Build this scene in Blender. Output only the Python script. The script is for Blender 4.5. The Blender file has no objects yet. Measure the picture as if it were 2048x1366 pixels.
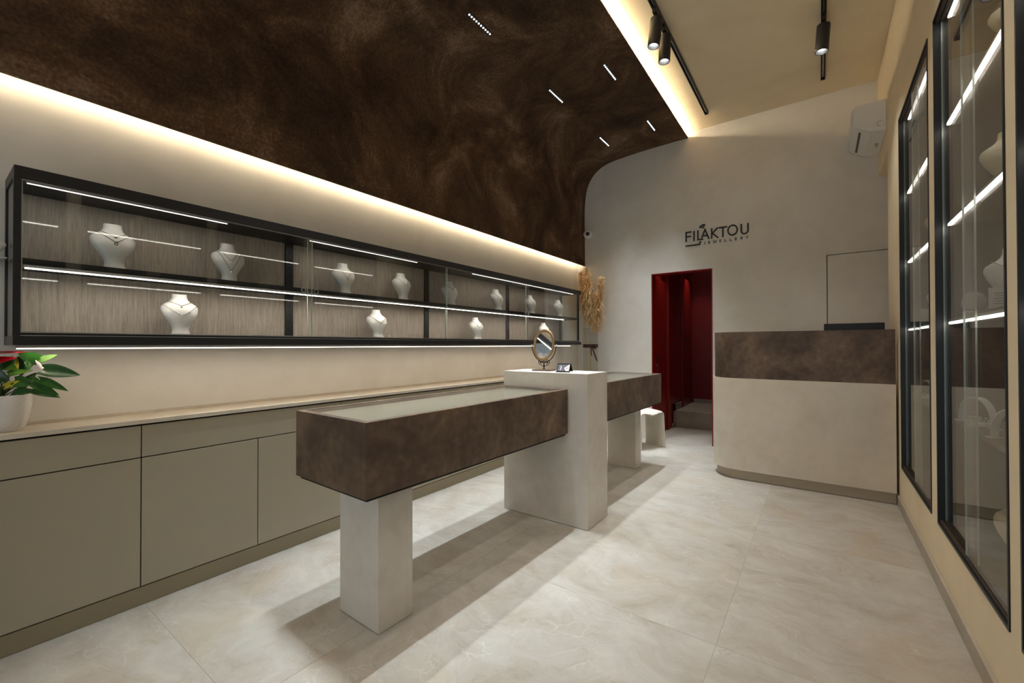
import bpy, bmesh, math, random
from mathutils import Vector, Matrix
random.seed(7)
PI = math.pi
SC = bpy.context.scene
COL = SC.collection

# ------------------------------------------------------------------ camera, world, exposure
H = 1.2
F_PX, YAW, PITCH, ROLL = 856.26, 0.623492, 0.00841212, -0.001704


def make_camera():
    cy, sy = math.cos(YAW), math.sin(YAW)
    f = Vector((-sy, cy, 0)); rt = Vector((cy, sy, 0)); u = Vector((0, 0, 1))
    f2 = f * math.cos(PITCH) + u * math.sin(PITCH)
    u2 = u * math.cos(PITCH) - f * math.sin(PITCH)
    r3 = rt * math.cos(ROLL) + u2 * math.sin(ROLL)
    u3 = u2 * math.cos(ROLL) - rt * math.sin(ROLL)
    cam = bpy.data.cameras.new('camera')
    cam.sensor_width = 36.0
    cam.lens = F_PX / 2048 * 36.0
    cam.clip_start = 0.05
    o = bpy.data.objects.new('camera', cam)
    COL.objects.link(o)
    b = -f2
    o.matrix_world = Matrix(((r3.x, u3.x, b.x, 0), (r3.y, u3.y, b.y, 0), (r3.z, u3.z, b.z, H), (0, 0, 0, 1)))
    SC.camera = o


make_camera()
P_SKY = 1.15              # overcast street light entering through the shopfront
W = bpy.data.worlds.new('world')
SC.world = W
W.use_nodes = True
W.node_tree.nodes['Background'].inputs[0].default_value = (0.80, 0.90, 1.0, 1)
W.node_tree.nodes['Background'].inputs[1].default_value = P_SKY
SC.view_settings.view_transform = 'Standard'
SC.view_settings.look = 'None'
SC.view_settings.gamma = 1.0
SC.view_settings.use_curve_mapping = False
SC.view_settings.exposure = 0.4
SC.cycles.max_bounces = 10
SC.cycles.diffuse_bounces = 8
SC.cycles.glossy_bounces = 5
SC.cycles.transparent_max_bounces = 24
SC.cycles.caustics_reflective = False
SC.cycles.caustics_refractive = False
SC.cycles.sample_clamp_indirect = 10.0
SC.cycles.blur_glossy = 0.5

WARM = (1.0, 0.80, 0.53)
NEUT = (1.0, 0.91, 0.81)
COOL = (0.84, 0.93, 1.0)
SPOT = (1.0, 0.95, 0.87)
# brightness of every lamp in the place
P_COVE_WALL = 20.0      # strip behind the canopy's lower edge
P_COVE_CEIL = 240.0       # strip on the canopy's upper lip
P_CASE_SHELF = 1.45        # watts per metre, like the next two
P_CASE_TOP = 0.6
P_CASE_UNDER = 0.75
UNDER = (1.0, 0.84, 0.64)
P_VITRINE = 9.0
P_LINEAR = 4.0         # watts, each recessed row of ten lenses
P_CORRIDOR = 20.0
P_SPOT = 34.0           # watts, each track spotlight


# ------------------------------------------------------------------ materials
def lin(c):
    r = []
    for v in c:
        v = v / 255.0
        r.append(v / 12.92 if v <= 0.04045 else ((v + 0.055) / 1.055) ** 2.4)
    return (r[0], r[1], r[2], 1.0)


class NT:
    def __init__(s, name):
        s.m = bpy.data.materials.new(name)
        s.m.use_nodes = True
        s.t = s.m.node_tree
        s.t.nodes.clear()
        s.out = s.n('ShaderNodeOutputMaterial')

    def n(s, t, **kw):
        x = s.t.nodes.new(t)
        for k, v in kw.items():
            setattr(x, k, v)
        return x

    def l(s, a, b):
        s.t.links.new(a, b)


def ramp(t, stops):
    r = t.n('ShaderNodeValToRGB')
    e = r.color_ramp.elements
    while len(e) < len(stops):
        e.new(0.5)
    for i, (p, c) in enumerate(stops):
        e[i].position = p
        e[i].color = c
    return r


def mat_plain(name, rgb, rough=0.5, metal=0.0, spec=0.5, bump=None, coat=0.0):
    t = NT(name)
    b = t.n('ShaderNodeBsdfPrincipled')
    b.inputs['Base Color'].default_value = lin(rgb)
    b.inputs['Roughness'].default_value = rough
    b.inputs['Metallic'].default_value = metal
    b.inputs['Specular IOR Level'].default_value = spec
    b.inputs['Coat Weight'].default_value = coat
    if bump:
        tc = t.n('ShaderNodeTexCoord')
        nz = t.n('ShaderNodeTexNoise')
        nz.inputs['Scale'].default_value = bump[0]
        nz.inputs['Detail'].default_value = 4
        t.l(tc.outputs['Object'], nz.inputs['Vector'])
        bp = t.n('ShaderNodeBump')
        bp.inputs['Strength'].default_value = bump[1]
        bp.inputs['Distance'].default_value = 0.002
        t.l(nz.outputs[0], bp.inputs['Height'])
        t.l(bp.outputs[0], b.inputs['Normal'])
    t.l(b.outputs[0], t.out.inputs[0])
    return t.m


def mat_mottle(name, stops, scale=2.0, rough=0.6, spec=0.4, stretch=(1, 1, 1), detail=6, distort=0.6, bump=0.15, fine=40.0, finemix=0.25, rand=False, dist=0.002, nrough=0.5):
    """Mottled mineral surface: coarse clouds plus fine grain through a colour ramp."""
    t = NT(name)
    b = t.n('ShaderNodeBsdfPrincipled')
    tc = t.n('ShaderNodeTexCoord')
    mp = t.n('ShaderNodeMapping')
    mp.inputs['Scale'].default_value = stretch
    t.l(tc.outputs['Object'], mp.inputs['Vector'])
    v = mp.outputs[0]
    if rand:
        oi = t.n('ShaderNodeObjectInfo')
        ad = t.n('ShaderNodeVectorMath', operation='MULTIPLY_ADD')
        t.l(oi.outputs['Random'], ad.inputs[0])
        ad.inputs[1].default_value = (31, 17, 23)
        t.l(v, ad.inputs[2])
        v = ad.outputs[0]
    n1 = t.n('ShaderNodeTexNoise')
    n1.inputs['Scale'].default_value = scale
    n1.inputs['Detail'].default_value = detail
    n1.inputs['Distortion'].default_value = distort
    n1.inputs['Roughness'].default_value = nrough
    n2 = t.n('ShaderNodeTexNoise')
    n2.inputs['Scale'].default_value = fine
    n2.inputs['Detail'].default_value = 5
    t.l(v, n1.inputs['Vector'])
    t.l(v, n2.inputs['Vector'])
    mx = t.n('ShaderNodeMix')
    mx.inputs[0].default_value = finemix
    t.l(n1.outputs[0], mx.inputs[2])
    t.l(n2.outputs[0], mx.inputs[3])
    r = ramp(t, [(p, lin(c)) for p, c in stops])
    t.l(mx.outputs[0], r.inputs[0])
    t.l(r.outputs[0], b.inputs['Base Color'])
    b.inputs['Roughness'].default_value = rough
    b.inputs['Specular IOR Level'].default_value = spec
    bp = t.n('ShaderNodeBump')
    bp.inputs['Strength'].default_value = bump
    bp.inputs['Distance'].default_value = dist
    t.l(mx.outputs[0], bp.inputs['Height'])
    t.l(bp.outputs[0], b.inputs['Normal'])
    t.l(b.outputs[0], t.out.inputs[0])
    return t.m


def mat_marble(name):
    t = NT(name)
    b = t.n('ShaderNodeBsdfPrincipled')
    tc = t.n('ShaderNodeTexCoord')
    oi = t.n('ShaderNodeObjectInfo')
    ad = t.n('ShaderNodeVectorMath', operation='MULTIPLY_ADD')
    t.l(oi.outputs['Random'], ad.inputs[0])
    ad.inputs[1].default_value = (37, 19, 11)
    t.l(tc.outputs['Object'], ad.inputs[2])
    v = ad.outputs[0]
    # warped coordinates
    nw = t.n('ShaderNodeTexNoise')
    nw.inputs['Scale'].default_value = 2.2
    nw.inputs['Detail'].default_value = 5
    t.l(v, nw.inputs['Vector'])
    wv = t.n('ShaderNodeVectorMath', operation='MULTIPLY_ADD')
    t.l(nw.outputs[1], wv.inputs[0])
    wv.inputs[1].default_value = (0.55, 0.55, 0.55)
    t.l(v, wv.inputs[2])
    mp = t.n('ShaderNodeMapping')
    mp.inputs['Rotation'].default_value = (0, 0, 0.5)
    mp.inputs['Scale'].default_value = (1.0, 1.7, 1.0)
    t.l(wv.outputs[0], mp.inputs['Vector'])
    # clouds
    n1 = t.n('ShaderNodeTexNoise')
    n1.inputs['Scale'].default_value = 3.4
    n1.inputs['Detail'].default_value = 9
    n1.inputs['Roughness'].default_value = 0.7
    t.l(mp.outputs[0], n1.inputs['Vector'])
    r1 = ramp(t, [(0.30, lin((160, 150, 135))), (0.44, lin((174, 167, 155))), (0.55, lin((182, 177, 168))), (0.70, lin((194, 188, 176)))])
    t.l(n1.outputs[0], r1.inputs[0])
    # warm patches
    n3 = t.n('ShaderNodeTexNoise')
    n3.inputs['Scale'].default_value = 1.9
    n3.inputs['Detail'].default_value = 6
    t.l(wv.outputs[0], n3.inputs['Vector'])
    r3 = ramp(t, [(0.55, (0, 0, 0, 1)), (0.72, (1, 1, 1, 1))])
    t.l(n3.outputs[0], r3.inputs[0])
    m1 = t.n('ShaderNodeMix', data_type='RGBA')
    t.l(r3.outputs[0], m1.inputs[0])
    t.l(r1.outputs[0], m1.inputs[6])
    m1.inputs[7].default_value = lin((182, 164, 136))
    sc = t.n('ShaderNodeMath', operation='MULTIPLY')
    t.l(r3.outputs[0], sc.inputs[0])
    sc.inputs[1].default_value = 0.45
    t.l(sc.outputs[0], m1.inputs[0])
    # pale veins
    vo = t.n('ShaderNodeTexVoronoi', feature='DISTANCE_TO_EDGE')
    vo.inputs['Scale'].default_value = 6.5
    t.l(mp.outputs[0], vo.inputs['Vector'])
    rv = ramp(t, [(0.0, (1, 1, 1, 1)), (0.03, (0, 0, 0, 1))])
    t.l(vo.outputs[0], rv.inputs[0])
    n4 = t.n('ShaderNodeTexNoise')
    n4.inputs['Scale'].default_value = 3.5
    t.l(v, n4.inputs['Vector'])
    r4 = ramp(t, [(0.5, (0, 0, 0, 1)), (0.66, (1, 1, 1, 1))])
    t.l(n4.outputs[0], r4.inputs[0])
    mv = t.n('ShaderNodeMath', operation='MULTIPLY')
    t.l(rv.outputs[0], mv.inputs[0])
    t.l(r4.outputs[0], mv.inputs[1])
    m2 = t.n('ShaderNodeMix', data_type='RGBA')
    mv2 = t.n('ShaderNodeMath', operation='MULTIPLY')
    t.l(mv.outputs[0], mv2.inputs[0])
    mv2.inputs[1].default_value = 0.6
    t.l(mv2.outputs[0], m2.inputs[0])
    t.l(m1.outputs[2], m2.inputs[6])
    m2.inputs[7].default_value = lin((206, 202, 194))
    # fine darker hairlines
    vo2 = t.n('ShaderNodeTexVoronoi', feature='DISTANCE_TO_EDGE')
    vo2.inputs['Scale'].default_value = 4.1
    t.l(wv.outputs[0], vo2.inputs['Vector'])
    rv2 = ramp(t, [(0.0, (1, 1, 1, 1)), (0.02, (0, 0, 0, 1))])
    t.l(vo2.outputs[0], rv2.inputs[0])
    s2 = t.n('ShaderNodeMath', operation='MULTIPLY')
    t.l(rv2.outputs[0], s2.inputs[0])
    s2.inputs[1].default_value = 0.09
    m3 = t.n('ShaderNodeMix', data_type='RGBA')
    t.l(s2.outputs[0], m3.inputs[0])
    t.l(m2.outputs[2], m3.inputs[6])
    m3.inputs[7].default_value = lin((134, 120, 100))
    t.l(m3.outputs[2], b.inputs['Base Color'])
    b.inputs['Roughness'].default_value = 0.42
    b.inputs['Specular IOR Level'].default_value = 0.4
    t.l(b.outputs[0], t.out.inputs[0])
    return t.m


def mat_glass(name, tint=(1, 1, 1), ior=1.5, rough=0.0):
    t = NT(name)
    tr = t.n('ShaderNodeBsdfTransparent')
    tr.inputs[0].default_value = (*tint, 1)
    gl = t.n('ShaderNodeBsdfGlossy')
    gl.inputs['Roughness'].default_value = rough
    # the pane is a thin slab: see the same air-to-glass reflectance from both sides of each face
    ge = t.n('ShaderNodeNewGeometry')
    mi = t.n('ShaderNodeMix')
    t.l(ge.outputs['Backfacing'], mi.inputs[0])
    mi.inputs[2].default_value = ior
    mi.inputs[3].default_value = 1.0 / ior
    fr = t.n('ShaderNodeFresnel')
    t.l(mi.outputs[0], fr.inputs[0])
    mx = t.n('ShaderNodeMixShader')
    t.l(fr.outputs[0], mx.inputs[0])
    t.l(tr.outputs[0], mx.inputs[1])
    t.l(gl.outputs[0], mx.inputs[2])
    t.l(mx.outputs[0], t.out.inputs[0])
    return t.m


def mat_emit(name, rgb, s):
    t = NT(name)
    e = t.n('ShaderNodeEmission')
    e.inputs[0].default_value = (*rgb, 1)
    e.inputs[1].default_value = s
    t.l(e.outputs[0], t.out.inputs[0])
    return t.m


M = {}
M['plaster'] = mat_mottle('plaster', [(0.25, (214, 208, 199)), (0.5, (225, 221, 214)), (0.75, (234, 231, 225))], scale=1.1, rough=0.75, spec=0.25, bump=0.1, fine=6, finemix=0.35, detail=8, distort=1.2)
M['plaster_warm'] = mat_mottle('plaster_warm', [(0.25, (228, 210, 178)), (0.5, (236, 220, 190)), (0.75, (242, 228, 201))], scale=1.1, rough=0.75, spec=0.25, bump=0.1, fine=6, finemix=0.35, detail=8, distort=1.2)
M['oxide'] = mat_mottle('oxide', [(0.33, (40, 28, 20)), (0.44, (68, 50, 36)), (0.53, (92, 68, 50)), (0.68, (146, 122, 100))], scale=1.5, rough=0.75, spec=0.2, bump=0.16, fine=60, finemix=0.24, detail=12, distort=0.9, dist=0.003, nrough=0.66)
M['oxide_board'] = mat_mottle('oxide_board', [(0.3, (58, 46, 38)), (0.46, (84, 68, 56)), (0.58, (106, 87, 71)), (0.74, (132, 112, 94))], scale=3.2, rough=0.5, spec=0.35, bump=0.12, fine=24, finemix=0.3, detail=7, distort=0.8)
M['taupe'] = mat_plain('taupe', (160, 151, 132), rough=0.55, spec=0.35)
M['taupe_dark'] = mat_plain('taupe_dark', (134, 122, 98), rough=0.6)
M['worktop'] = mat_mottle('worktop', [(0.3, (196, 184, 166)), (0.7, (212, 202, 186))], scale=9, rough=0.5, fine=90, bump=0.05)
M['microcement'] = mat_mottle('microcement', [(0.28, (194, 186, 175)), (0.5, (207, 200, 190)), (0.75, (217, 211, 202))], scale=3.0, rough=0.5, spec=0.35, bump=0.06, fine=16, finemix=0.35, detail=7)
M['counter_beige'] = mat_mottle('counter_beige', [(0.28, (202, 190, 171)), (0.5, (213, 202, 185)), (0.75, (222, 212, 197))], scale=2.5, rough=0.55, spec=0.3, bump=0.06, fine=14, finemix=0.35)
M['counter_plinth'] = mat_plain('counter_plinth', (176, 162, 142), rough=0.55)
M['marble'] = mat_marble('marble')
M['grout'] = mat_plain('grout', (160, 150, 135), rough=0.9)
M['skirting'] = mat_mottle('skirting', [(0.3, (168, 158, 142)), (0.7, (186, 177, 162))], scale=5, rough=0.5, fine=30)
M['black'] = mat_plain('black', (26, 26, 28), rough=0.45, spec=0.45)
M['black_satin'] = mat_plain('black_satin', (20, 20, 22), rough=0.3, spec=0.5)
M['bronze_black'] = mat_plain('bronze_black', (72, 60, 50), rough=0.42, metal=0.3)
M['alu'] = mat_plain('alu', (190, 190, 190), rough=0.35, metal=1.0)
M['linen'] = mat_mottle('linen', [(0.3, (136, 124, 112)), (0.5, (172, 159, 146)), (0.7, (192, 180, 167))], scale=18, stretch=(1, 7, 0.35), rough=0.7, fine=60, finemix=0.45, bump=0.12, distort=0.2)
M['brown_panel'] = mat_mottle('brown_panel', [(0.3, (72, 58, 46)), (0.7, (98, 80, 64))], scale=4, rough=0.45, fine=30)
M['bust'] = mat_plain('bust', (206, 204, 199), rough=0.42, spec=0.4, bump=(60, 0.05))
M['bust_cream'] = mat_plain('bust_cream', (214, 198, 166), rough=0.55)
M['silver'] = mat_plain('silver', (112, 106, 100), rough=0.3, metal=0.9)
M['gold'] = mat_plain('gold', (190, 150, 96), rough=0.3, metal=0.9)
M['pearl'] = mat_plain('pearl', (238, 236, 228), rough=0.2)
M['white'] = mat_plain('white', (222, 222, 220), rough=0.4)
M['white_gloss'] = mat_plain('white_gloss', (224, 222, 218), rough=0.22, spec=0.5)
M['ac'] = mat_plain('ac', (234, 234, 233), rough=0.35)
M['ac_dark'] = mat_plain('ac_dark', (84, 82, 78), rough=0.5)
M['print_grey'] = mat_plain('print_grey', (128, 126, 122), rough=0.6)
M['red'] = mat_plain('red', (128, 20, 14), rough=0.32, spec=0.4)
M['red_wall'] = mat_plain('red_wall', (122, 22, 18), rough=0.4, spec=0.35)
M['stone_step'] = mat_mottle('stone_step', [(0.3, (138, 130, 118)), (0.7, (164, 156, 144))], scale=3, rough=0.6, fine=20)
M['sign'] = mat_plain('sign', (28, 24, 22), rough=0.5)
M['glass'] = mat_glass('glass', (0.97, 0.985, 0.98))
M['glass_edge'] = mat_plain('glass_edge', (196, 206, 200), rough=0.25, spec=0.6)
M['vase_glass'] = mat_glass('vase_glass', (0.95, 0.96, 0.95), ior=1.25)
M['mirror'] = mat_plain('mirror', (226, 224, 220), rough=0.02, metal=1.0)
M['bronze'] = mat_plain('bronze', (150, 122, 84), rough=0.38, metal=0.75)
M['iron'] = mat_plain('iron', (44, 38, 34), rough=0.45, metal=0.5)
M['wood_base'] = mat_plain('wood_base', (96, 74, 58), rough=0.5)
M['card_grey'] = mat_plain('card_grey', (84, 82, 92), rough=0.45)
M['card_pink'] = mat_plain('card_pink', (222, 206, 206), rough=0.5)
M['acrylic_black'] = mat_plain('acrylic_black', (22, 20, 22), rough=0.2)
M['pampas'] = mat_mottle('pampas', [(0.3, (226, 192, 142)), (0.55, (240, 212, 164)), (0.75, (250, 232, 194))], scale=30, rough=0.9, spec=0.1, fine=90)
M['pampas_stalk'] = mat_plain('pampas_stalk', (206, 176, 120), rough=0.7)
M['ribbon'] = mat_plain('ribbon', (66, 22, 22), rough=0.45)
M['leaf_dark'] = mat_mottle('leaf_dark', [(0.3, (14, 46, 18)), (0.7, (26, 70, 26))], scale=20, rough=0.28, spec=0.5, fine=60)
M['leaf_mid'] = mat_mottle('leaf_mid', [(0.3, (26, 74, 20)), (0.7, (46, 104, 30))], scale=20, rough=0.35, spec=0.5, fine=60)
M['leaf_bright'] = mat_mottle('leaf_bright', [(0.3, (66, 116, 32)), (0.7, (96, 142, 50))], scale=20, rough=0.4, fine=60)
M['leaf_yellow'] = mat_mottle('leaf_yellow', [(0.3, (176, 168, 30)), (0.7, (208, 196, 50))], scale=20, rough=0.45, fine=60)
M['stem'] = mat_plain('stem', (76, 96, 40), rough=0.5)
M['spathe'] = mat_plain('spathe', (158, 16, 26), rough=0.2, spec=0.6)
M['spadix'] = mat_plain('spadix', (226, 176, 60), rough=0.6)
M['soil'] = mat_plain('soil', (44, 34, 26), rough=0.95)
M['stool'] = mat_mottle('stool', [(0.3, (206, 198, 184)), (0.7, (220, 213, 202))], scale=14, rough=0.6, fine=50)
M['screen'] = mat_plain('screen', (12, 12, 14), rough=0.12)
M['tray'] = mat_plain('tray', (178, 170, 148), rough=0.6)
M['dark_gap'] = mat_plain('dark_gap', (18, 15, 12), rough=0.9)
M['tag_paper'] = mat_plain('tag_paper', (214, 210, 200), rough=0.6)
M['led_cove_wall'] = mat_emit('led_cove_wall', WARM, P_COVE_WALL)
M['led_cove_ceiling'] = mat_emit('led_cove_ceiling', WARM, P_COVE_CEIL)
M['led_shelf'] = mat_emit('led_shelf', NEUT, 5.0)
M['led_top'] = mat_emit('led_top', NEUT, 4.0)
M['led_under'] = mat_emit('led_under', UNDER, 5.0)
M['led_vitrine'] = mat_emit('led_vitrine', NEUT, P_VITRINE)
M['lens'] = mat_emit('lens', (0.95, 0.96, 1.0), 7.0)
M['spot_lens'] = mat_emit('spot_lens', (0.96, 0.98, 1.0), 12.0)


# ------------------------------------------------------------------ mesh helpers
class MB:
    def __init__(s):
        s.v = []; s.f = []; s.mi = []

    def add(s, vs, fs, mi=0, mat=None):
        o = len(s.v)
        for p in vs:
            p = Vector(p)
            if mat is not None:
                p = mat @ p
            s.v.append(tuple(p))
        for f in fs:
            s.f.append([o + i for i in f]); s.mi.append(mi)
        return s

    def box(s, x0, x1, y0, y1, z0, z1, mi=0, mat=None):
        if x0 > x1: x0, x1 = x1, x0
        if y0 > y1: y0, y1 = y1, y0
        if z0 > z1: z0, z1 = z1, z0
        vs = [(x0, y0, z0), (x1, y0, z0), (x1, y1, z0), (x0, y1, z0), (x0, y0, z1), (x1, y0, z1), (x1, y1, z1), (x0, y1, z1)]
        fs = [(0, 3, 2, 1), (4, 5, 6, 7), (0, 1, 5, 4), (1, 2, 6, 5), (2, 3, 7, 6), (3, 0, 4, 7)]
        return s.add(vs, fs, mi, mat)

    def prism(s, pts, axis, a0, a1, mi=0, mat=None):
        """Polygon of 2-D points extruded along an axis: 'z' -> (x,y), 'y' -> (x,z), 'x' -> (y,z)."""
        n = len(pts)
        def mk(p, a):
            return {'z': (p[0], p[1], a), 'y': (p[0], a, p[1]), 'x': (a, p[0], p[1])}[axis]
        vs = [mk(p, a0) for p in pts] + [mk(p, a1) for p in pts]
        fs = [tuple(range(n))[::-1], tuple(range(n, 2 * n))] + [(i, (i + 1) % n, n + (i + 1) % n, n + i) for i in range(n)]
        return s.add(vs, fs, mi, mat)

    def lathe(s, prof, seg=24, cx=0, cy=0, mi=0, mat=None, cap=True):
        vs = []; fs = []
        for r, z in prof:
            for k in range(seg):
                a = 2 * PI * k / seg
                vs.append((cx + r * math.cos(a), cy + r * math.sin(a), z))
        for i in range(len(prof) - 1):
            for k in range(seg):
                a = i * seg + k; b = i * seg + (k + 1) % seg
                fs.append((a, b, b + seg, a + seg))
        if cap:
            fs.append(tuple(range(seg))[::-1])
            fs.append(tuple((len(prof) - 1) * seg + k for k in range(seg)))
        return s.add(vs, fs, mi, mat)

    def tube(s, pts, r, seg=6, mi=0, mat=None, closed=False):
        P = [Vector(p) for p in pts]
        n = len(P)
        rr = r if isinstance(r, (list, tuple)) else [r] * n
        vs = []; fs = []
        up = None
        for i in range(n):
            if closed:
                d = P[(i + 1) % n] - P[i - 1]
            else:
                d = P[min(i + 1, n - 1)] - P[max(i - 1, 0)]
            if d.length < 1e-9:
                d = Vector((0, 0, 1))
            d.normalize()
            if up is None:
                up = d.orthogonal().normalized()
            up = (up - d * up.dot(d))
            if up.length < 1e-6:
                up = d.orthogonal()
            up.normalize()
            w = d.cross(up)
            for k in range(seg):
                a = 2 * PI * k / seg
                vs.append(P[i] + (up * math.cos(a) + w * math.sin(a)) * rr[i])
        m = n if closed else n - 1
        for i in range(m):
            for k in range(seg):
                a = i * seg + k; b = i * seg + (k + 1) % seg
                c = ((i + 1) % n) * seg + (k + 1) % seg; d_ = ((i + 1) % n) * seg + k
                fs.append((a, b, c, d_))
        if not closed:
            fs.append(tuple(range(seg))[::-1])
            fs.append(tuple((n - 1) * seg + k for k in range(seg)))
        return s.add(vs, fs, mi, mat)

    def ball(s, c, r, seg=10, rings=6, mi=0, sx=1, sy=1, sz=1):
        prof = []
        vs = []; fs = []
        for i in range(1, rings):
            t = PI * i / rings
            for k in range(seg):
                a = 2 * PI * k / seg
                vs.append((c[0] + sx * r * math.sin(t) * math.cos(a), c[1] + sy * r * math.sin(t) * math.sin(a), c[2] - sz * r * math.cos(t)))
        for i in range(rings - 2):
            for k in range(seg):
                a = i * seg + k; b = i * seg + (k + 1) % seg
                fs.append((a, b, b + seg, a + seg))
        nb = len(vs); vs.append((c[0], c[1], c[2] - sz * r)); vs.append((c[0], c[1], c[2] + sz * r))
        for k in range(seg):
            fs.append((nb, (k + 1) % seg, k))
            o = (rings - 2) * seg
            fs.append((nb + 1, o + k, o + (k + 1) % seg))
        return s.add(vs, fs, mi)

    def mesh(s, name, mats, smooth=None):
        me = bpy.data.meshes.new(name)
        me.from_pydata([tuple(v) for v in s.v], [], s.f)
        for m in (mats if isinstance(mats, (list, tuple)) else [mats]):
            me.materials.append(m)
        for p, i in zip(me.polygons, s.mi):
            p.material_index = i
        me.update()
        if smooth is not None:
            me.polygons.foreach_set('use_smooth', [True] * len(me.polygons))
            me.set_sharp_from_angle(angle=math.radians(smooth))
        return me


def obj(name, mb, mats, parent=None, bevel=0.0, smooth=None, weld=False):
    me = mb if isinstance(mb, bpy.types.Mesh) else mb.mesh(name, mats, smooth)
    if weld:
        bm = bmesh.new(); bm.from_mesh(me)
        bmesh.ops.remove_doubles(bm, verts=bm.verts, dist=1e-5)
        seen = {}
        dead = []
        for f in bm.faces:
            k = tuple(sorted(v.index for v in f.verts))
            if k in seen:
                dead += [f, seen[k]]
            else:
                seen[k] = f
        bmesh.ops.delete(bm, geom=list(set(dead)), context='FACES_ONLY')
        bmesh.ops.recalc_face_normals(bm, faces=bm.faces)
        bm.to_mesh(me); bm.free()
    o = bpy.data.objects.new(name, me)
    COL.objects.link(o)
    if parent is not None:
        o.parent = parent
    if bevel:
        b = o.modifiers.new('bevel', 'BEVEL')
        b.width = bevel; b.segments = 2; b.limit_method = 'ANGLE'; b.angle_limit = math.radians(40)
    return o


def thing(name, label, cat, loc=(0, 0, 0), rotz=0.0, group=None):
    o = bpy.data.objects.new(name, None)
    o.empty_display_size = 0.05
    COL.objects.link(o)
    o.location = loc; o.rotation_euler = (0, 0, rotz)
    o['label'] = label; o['category'] = cat
    if group:
        o['group'] = group
    return o


def tag(o, label, cat, group=None):
    o['label'] = label; o['category'] = cat
    if group:
        o['group'] = group
    return o


def struct(name, mb, mats, label=None, bevel=0.0, smooth=None, weld=False):
    o = obj(name, mb, mats, None, bevel, smooth, weld)
    o['kind'] = 'structure'
    if label:
        o['label'] = label
    return o


def dup(o, loc=None, rotz=None, label=None, cat=None):
    r = o.copy(); COL.objects.link(r)
    if loc is not None: r.location = loc
    if rotz is not None: r.rotation_euler = (0, 0, rotz)
    if label: r['label'] = label
    for ch in list(o.children):
        c = ch.copy(); COL.objects.link(c); c.parent = r
        for g in list(ch.children):
            d = g.copy(); COL.objects.link(d); d.parent = c
    return r


def cells(us, vs, holes):
    for i in range(len(us) - 1):
        for j in range(len(vs) - 1):
            cu = (us[i] + us[i + 1]) / 2; cv = (vs[j] + vs[j + 1]) / 2
            if any(a < cu < b and c < cv < d for a, b, c, d in holes):
                continue
            yield us[i], us[i + 1], vs[j], vs[j + 1]


def catmull(P, n=6):
    out = []
    for i in range(len(P) - 1):
        p0 = P[max(i - 1, 0)]; p1 = P[i]; p2 = P[i + 1]; p3 = P[min(i + 2, len(P) - 1)]
        for k in range(n):
            t = k / n
            out.append(tuple(0.5 * (2 * b + (c - a) * t + (2 * a - 5 * b + 4 * c - d) * t * t + (3 * b - a - 3 * c + d) * t ** 3) for a, b, c, d in zip(p0, p1, p2, p3)))
    out.append(tuple(P[-1]))
    return out


# ------------------------------------------------------------------ the room
XL, XR, YB, YF, ZC = -2.80, 0.475, 5.50, -2.20, 3.80
XP = 1.25                                   # far side of the passage behind the vitrine wall
DX0, DX1, DZ = -1.749, -1.030, 2.106        # doorway in the back wall
CX0, CX1, CZ = 0.061, 0.80, 2.128           # flush concealed door

floor_regions = [(XL, XR, YF, YB), (XR, XP, 4.80, YB), (-1.78, -0.90, YB, 6.52)]
fb = MB()
for a, b, c, d in [(XL - .1, XP + .1, YF - .1, YB + .02), (-1.9, -0.8, YB + .02, 7.8)]:
    fb.box(a, b, c, d, -0.06, -0.0014)
floor = struct('floor', fb, M['grout'], 'pale beige marble tile floor with fine joints')
tx = [-1.565 + 1.22 * k for k in range(-2, 4)]
ty = [0.626 + 1.245 * k for k in range(-3, 7)]
for i in range(len(tx) - 1):
    for j in range(len(ty) - 1):
        for (a, b, c, d) in floor_regions:
            x0, x1 = max(tx[i], a), min(tx[i + 1], b)
            y0, y1 = max(ty[j], c), min(ty[j + 1], d)
            if x1 - x0 < 0.03 or y1 - y0 < 0.03:
                continue
            g = 0.0005
            o = obj('tile', MB().box(x0 + g, x1 - g, y0 + g, y1 - g, -0.012, 0.0), M['marble'], floor)

# ceiling
struct('ceiling', MB().box(XL - .1, XR + .5, YF - .1, YB + .1, ZC, ZC + .1), M['plaster_warm'], 'beige plaster ceiling')
# left wall
struct('wall_left', MB().box(XL - .12, XL, YF - .1, YB + .1, 0, ZC), M['plaster'], 'pale plaster wall behind the long wall display case')
# front wall with a glazed shopfront behind the camera
SHX0, SHX1, SHZ = -2.60, 0.30, 2.85
fw = MB()
us = sorted({XL, SHX0, SHX1, XR}); vs = sorted({0, SHZ, ZC})
for a, b, c, d in cells(us, vs, [(SHX0, SHX1, 0, SHZ)]):
    fw.box(a, b, YF - .12, YF, c, d)
struct('wall_front', fw, M['plaster'], 'plaster wall at the street side', weld=True)
w1 = obj('window_1', MB().box(SHX0, SHX1, YF - .07, YF - .06, 0.05, SHZ), [M['glass']])
w1['kind'] = 'structure'; w1['label'] = 'shopfront glazing at the street side'
fr = MB()
for x in (SHX0, -1.65, -0.68, SHX1 - .05):
    fr.box(x, x + .05, YF - .09, YF - .04, 0, SHZ)
fr.box(SHX0, SHX1, YF - .09, YF - .04, 0, .05); fr.box(SHX0, SHX1, YF - .09, YF - .04, SHZ - .05, SHZ)
obj('window_frame', fr, M['black'], w1)
pl_ = bpy.data.lights.new('window_portal', 'AREA')          # sampling portal of the shopfront opening, gives off no light of its own
pl_.shape = 'RECTANGLE'; pl_.size = SHX1 - SHX0; pl_.size_y = SHZ
pl_.cycles.is_portal = True
po_ = bpy.data.objects.new('window_portal', pl_); COL.objects.link(po_)
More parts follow.
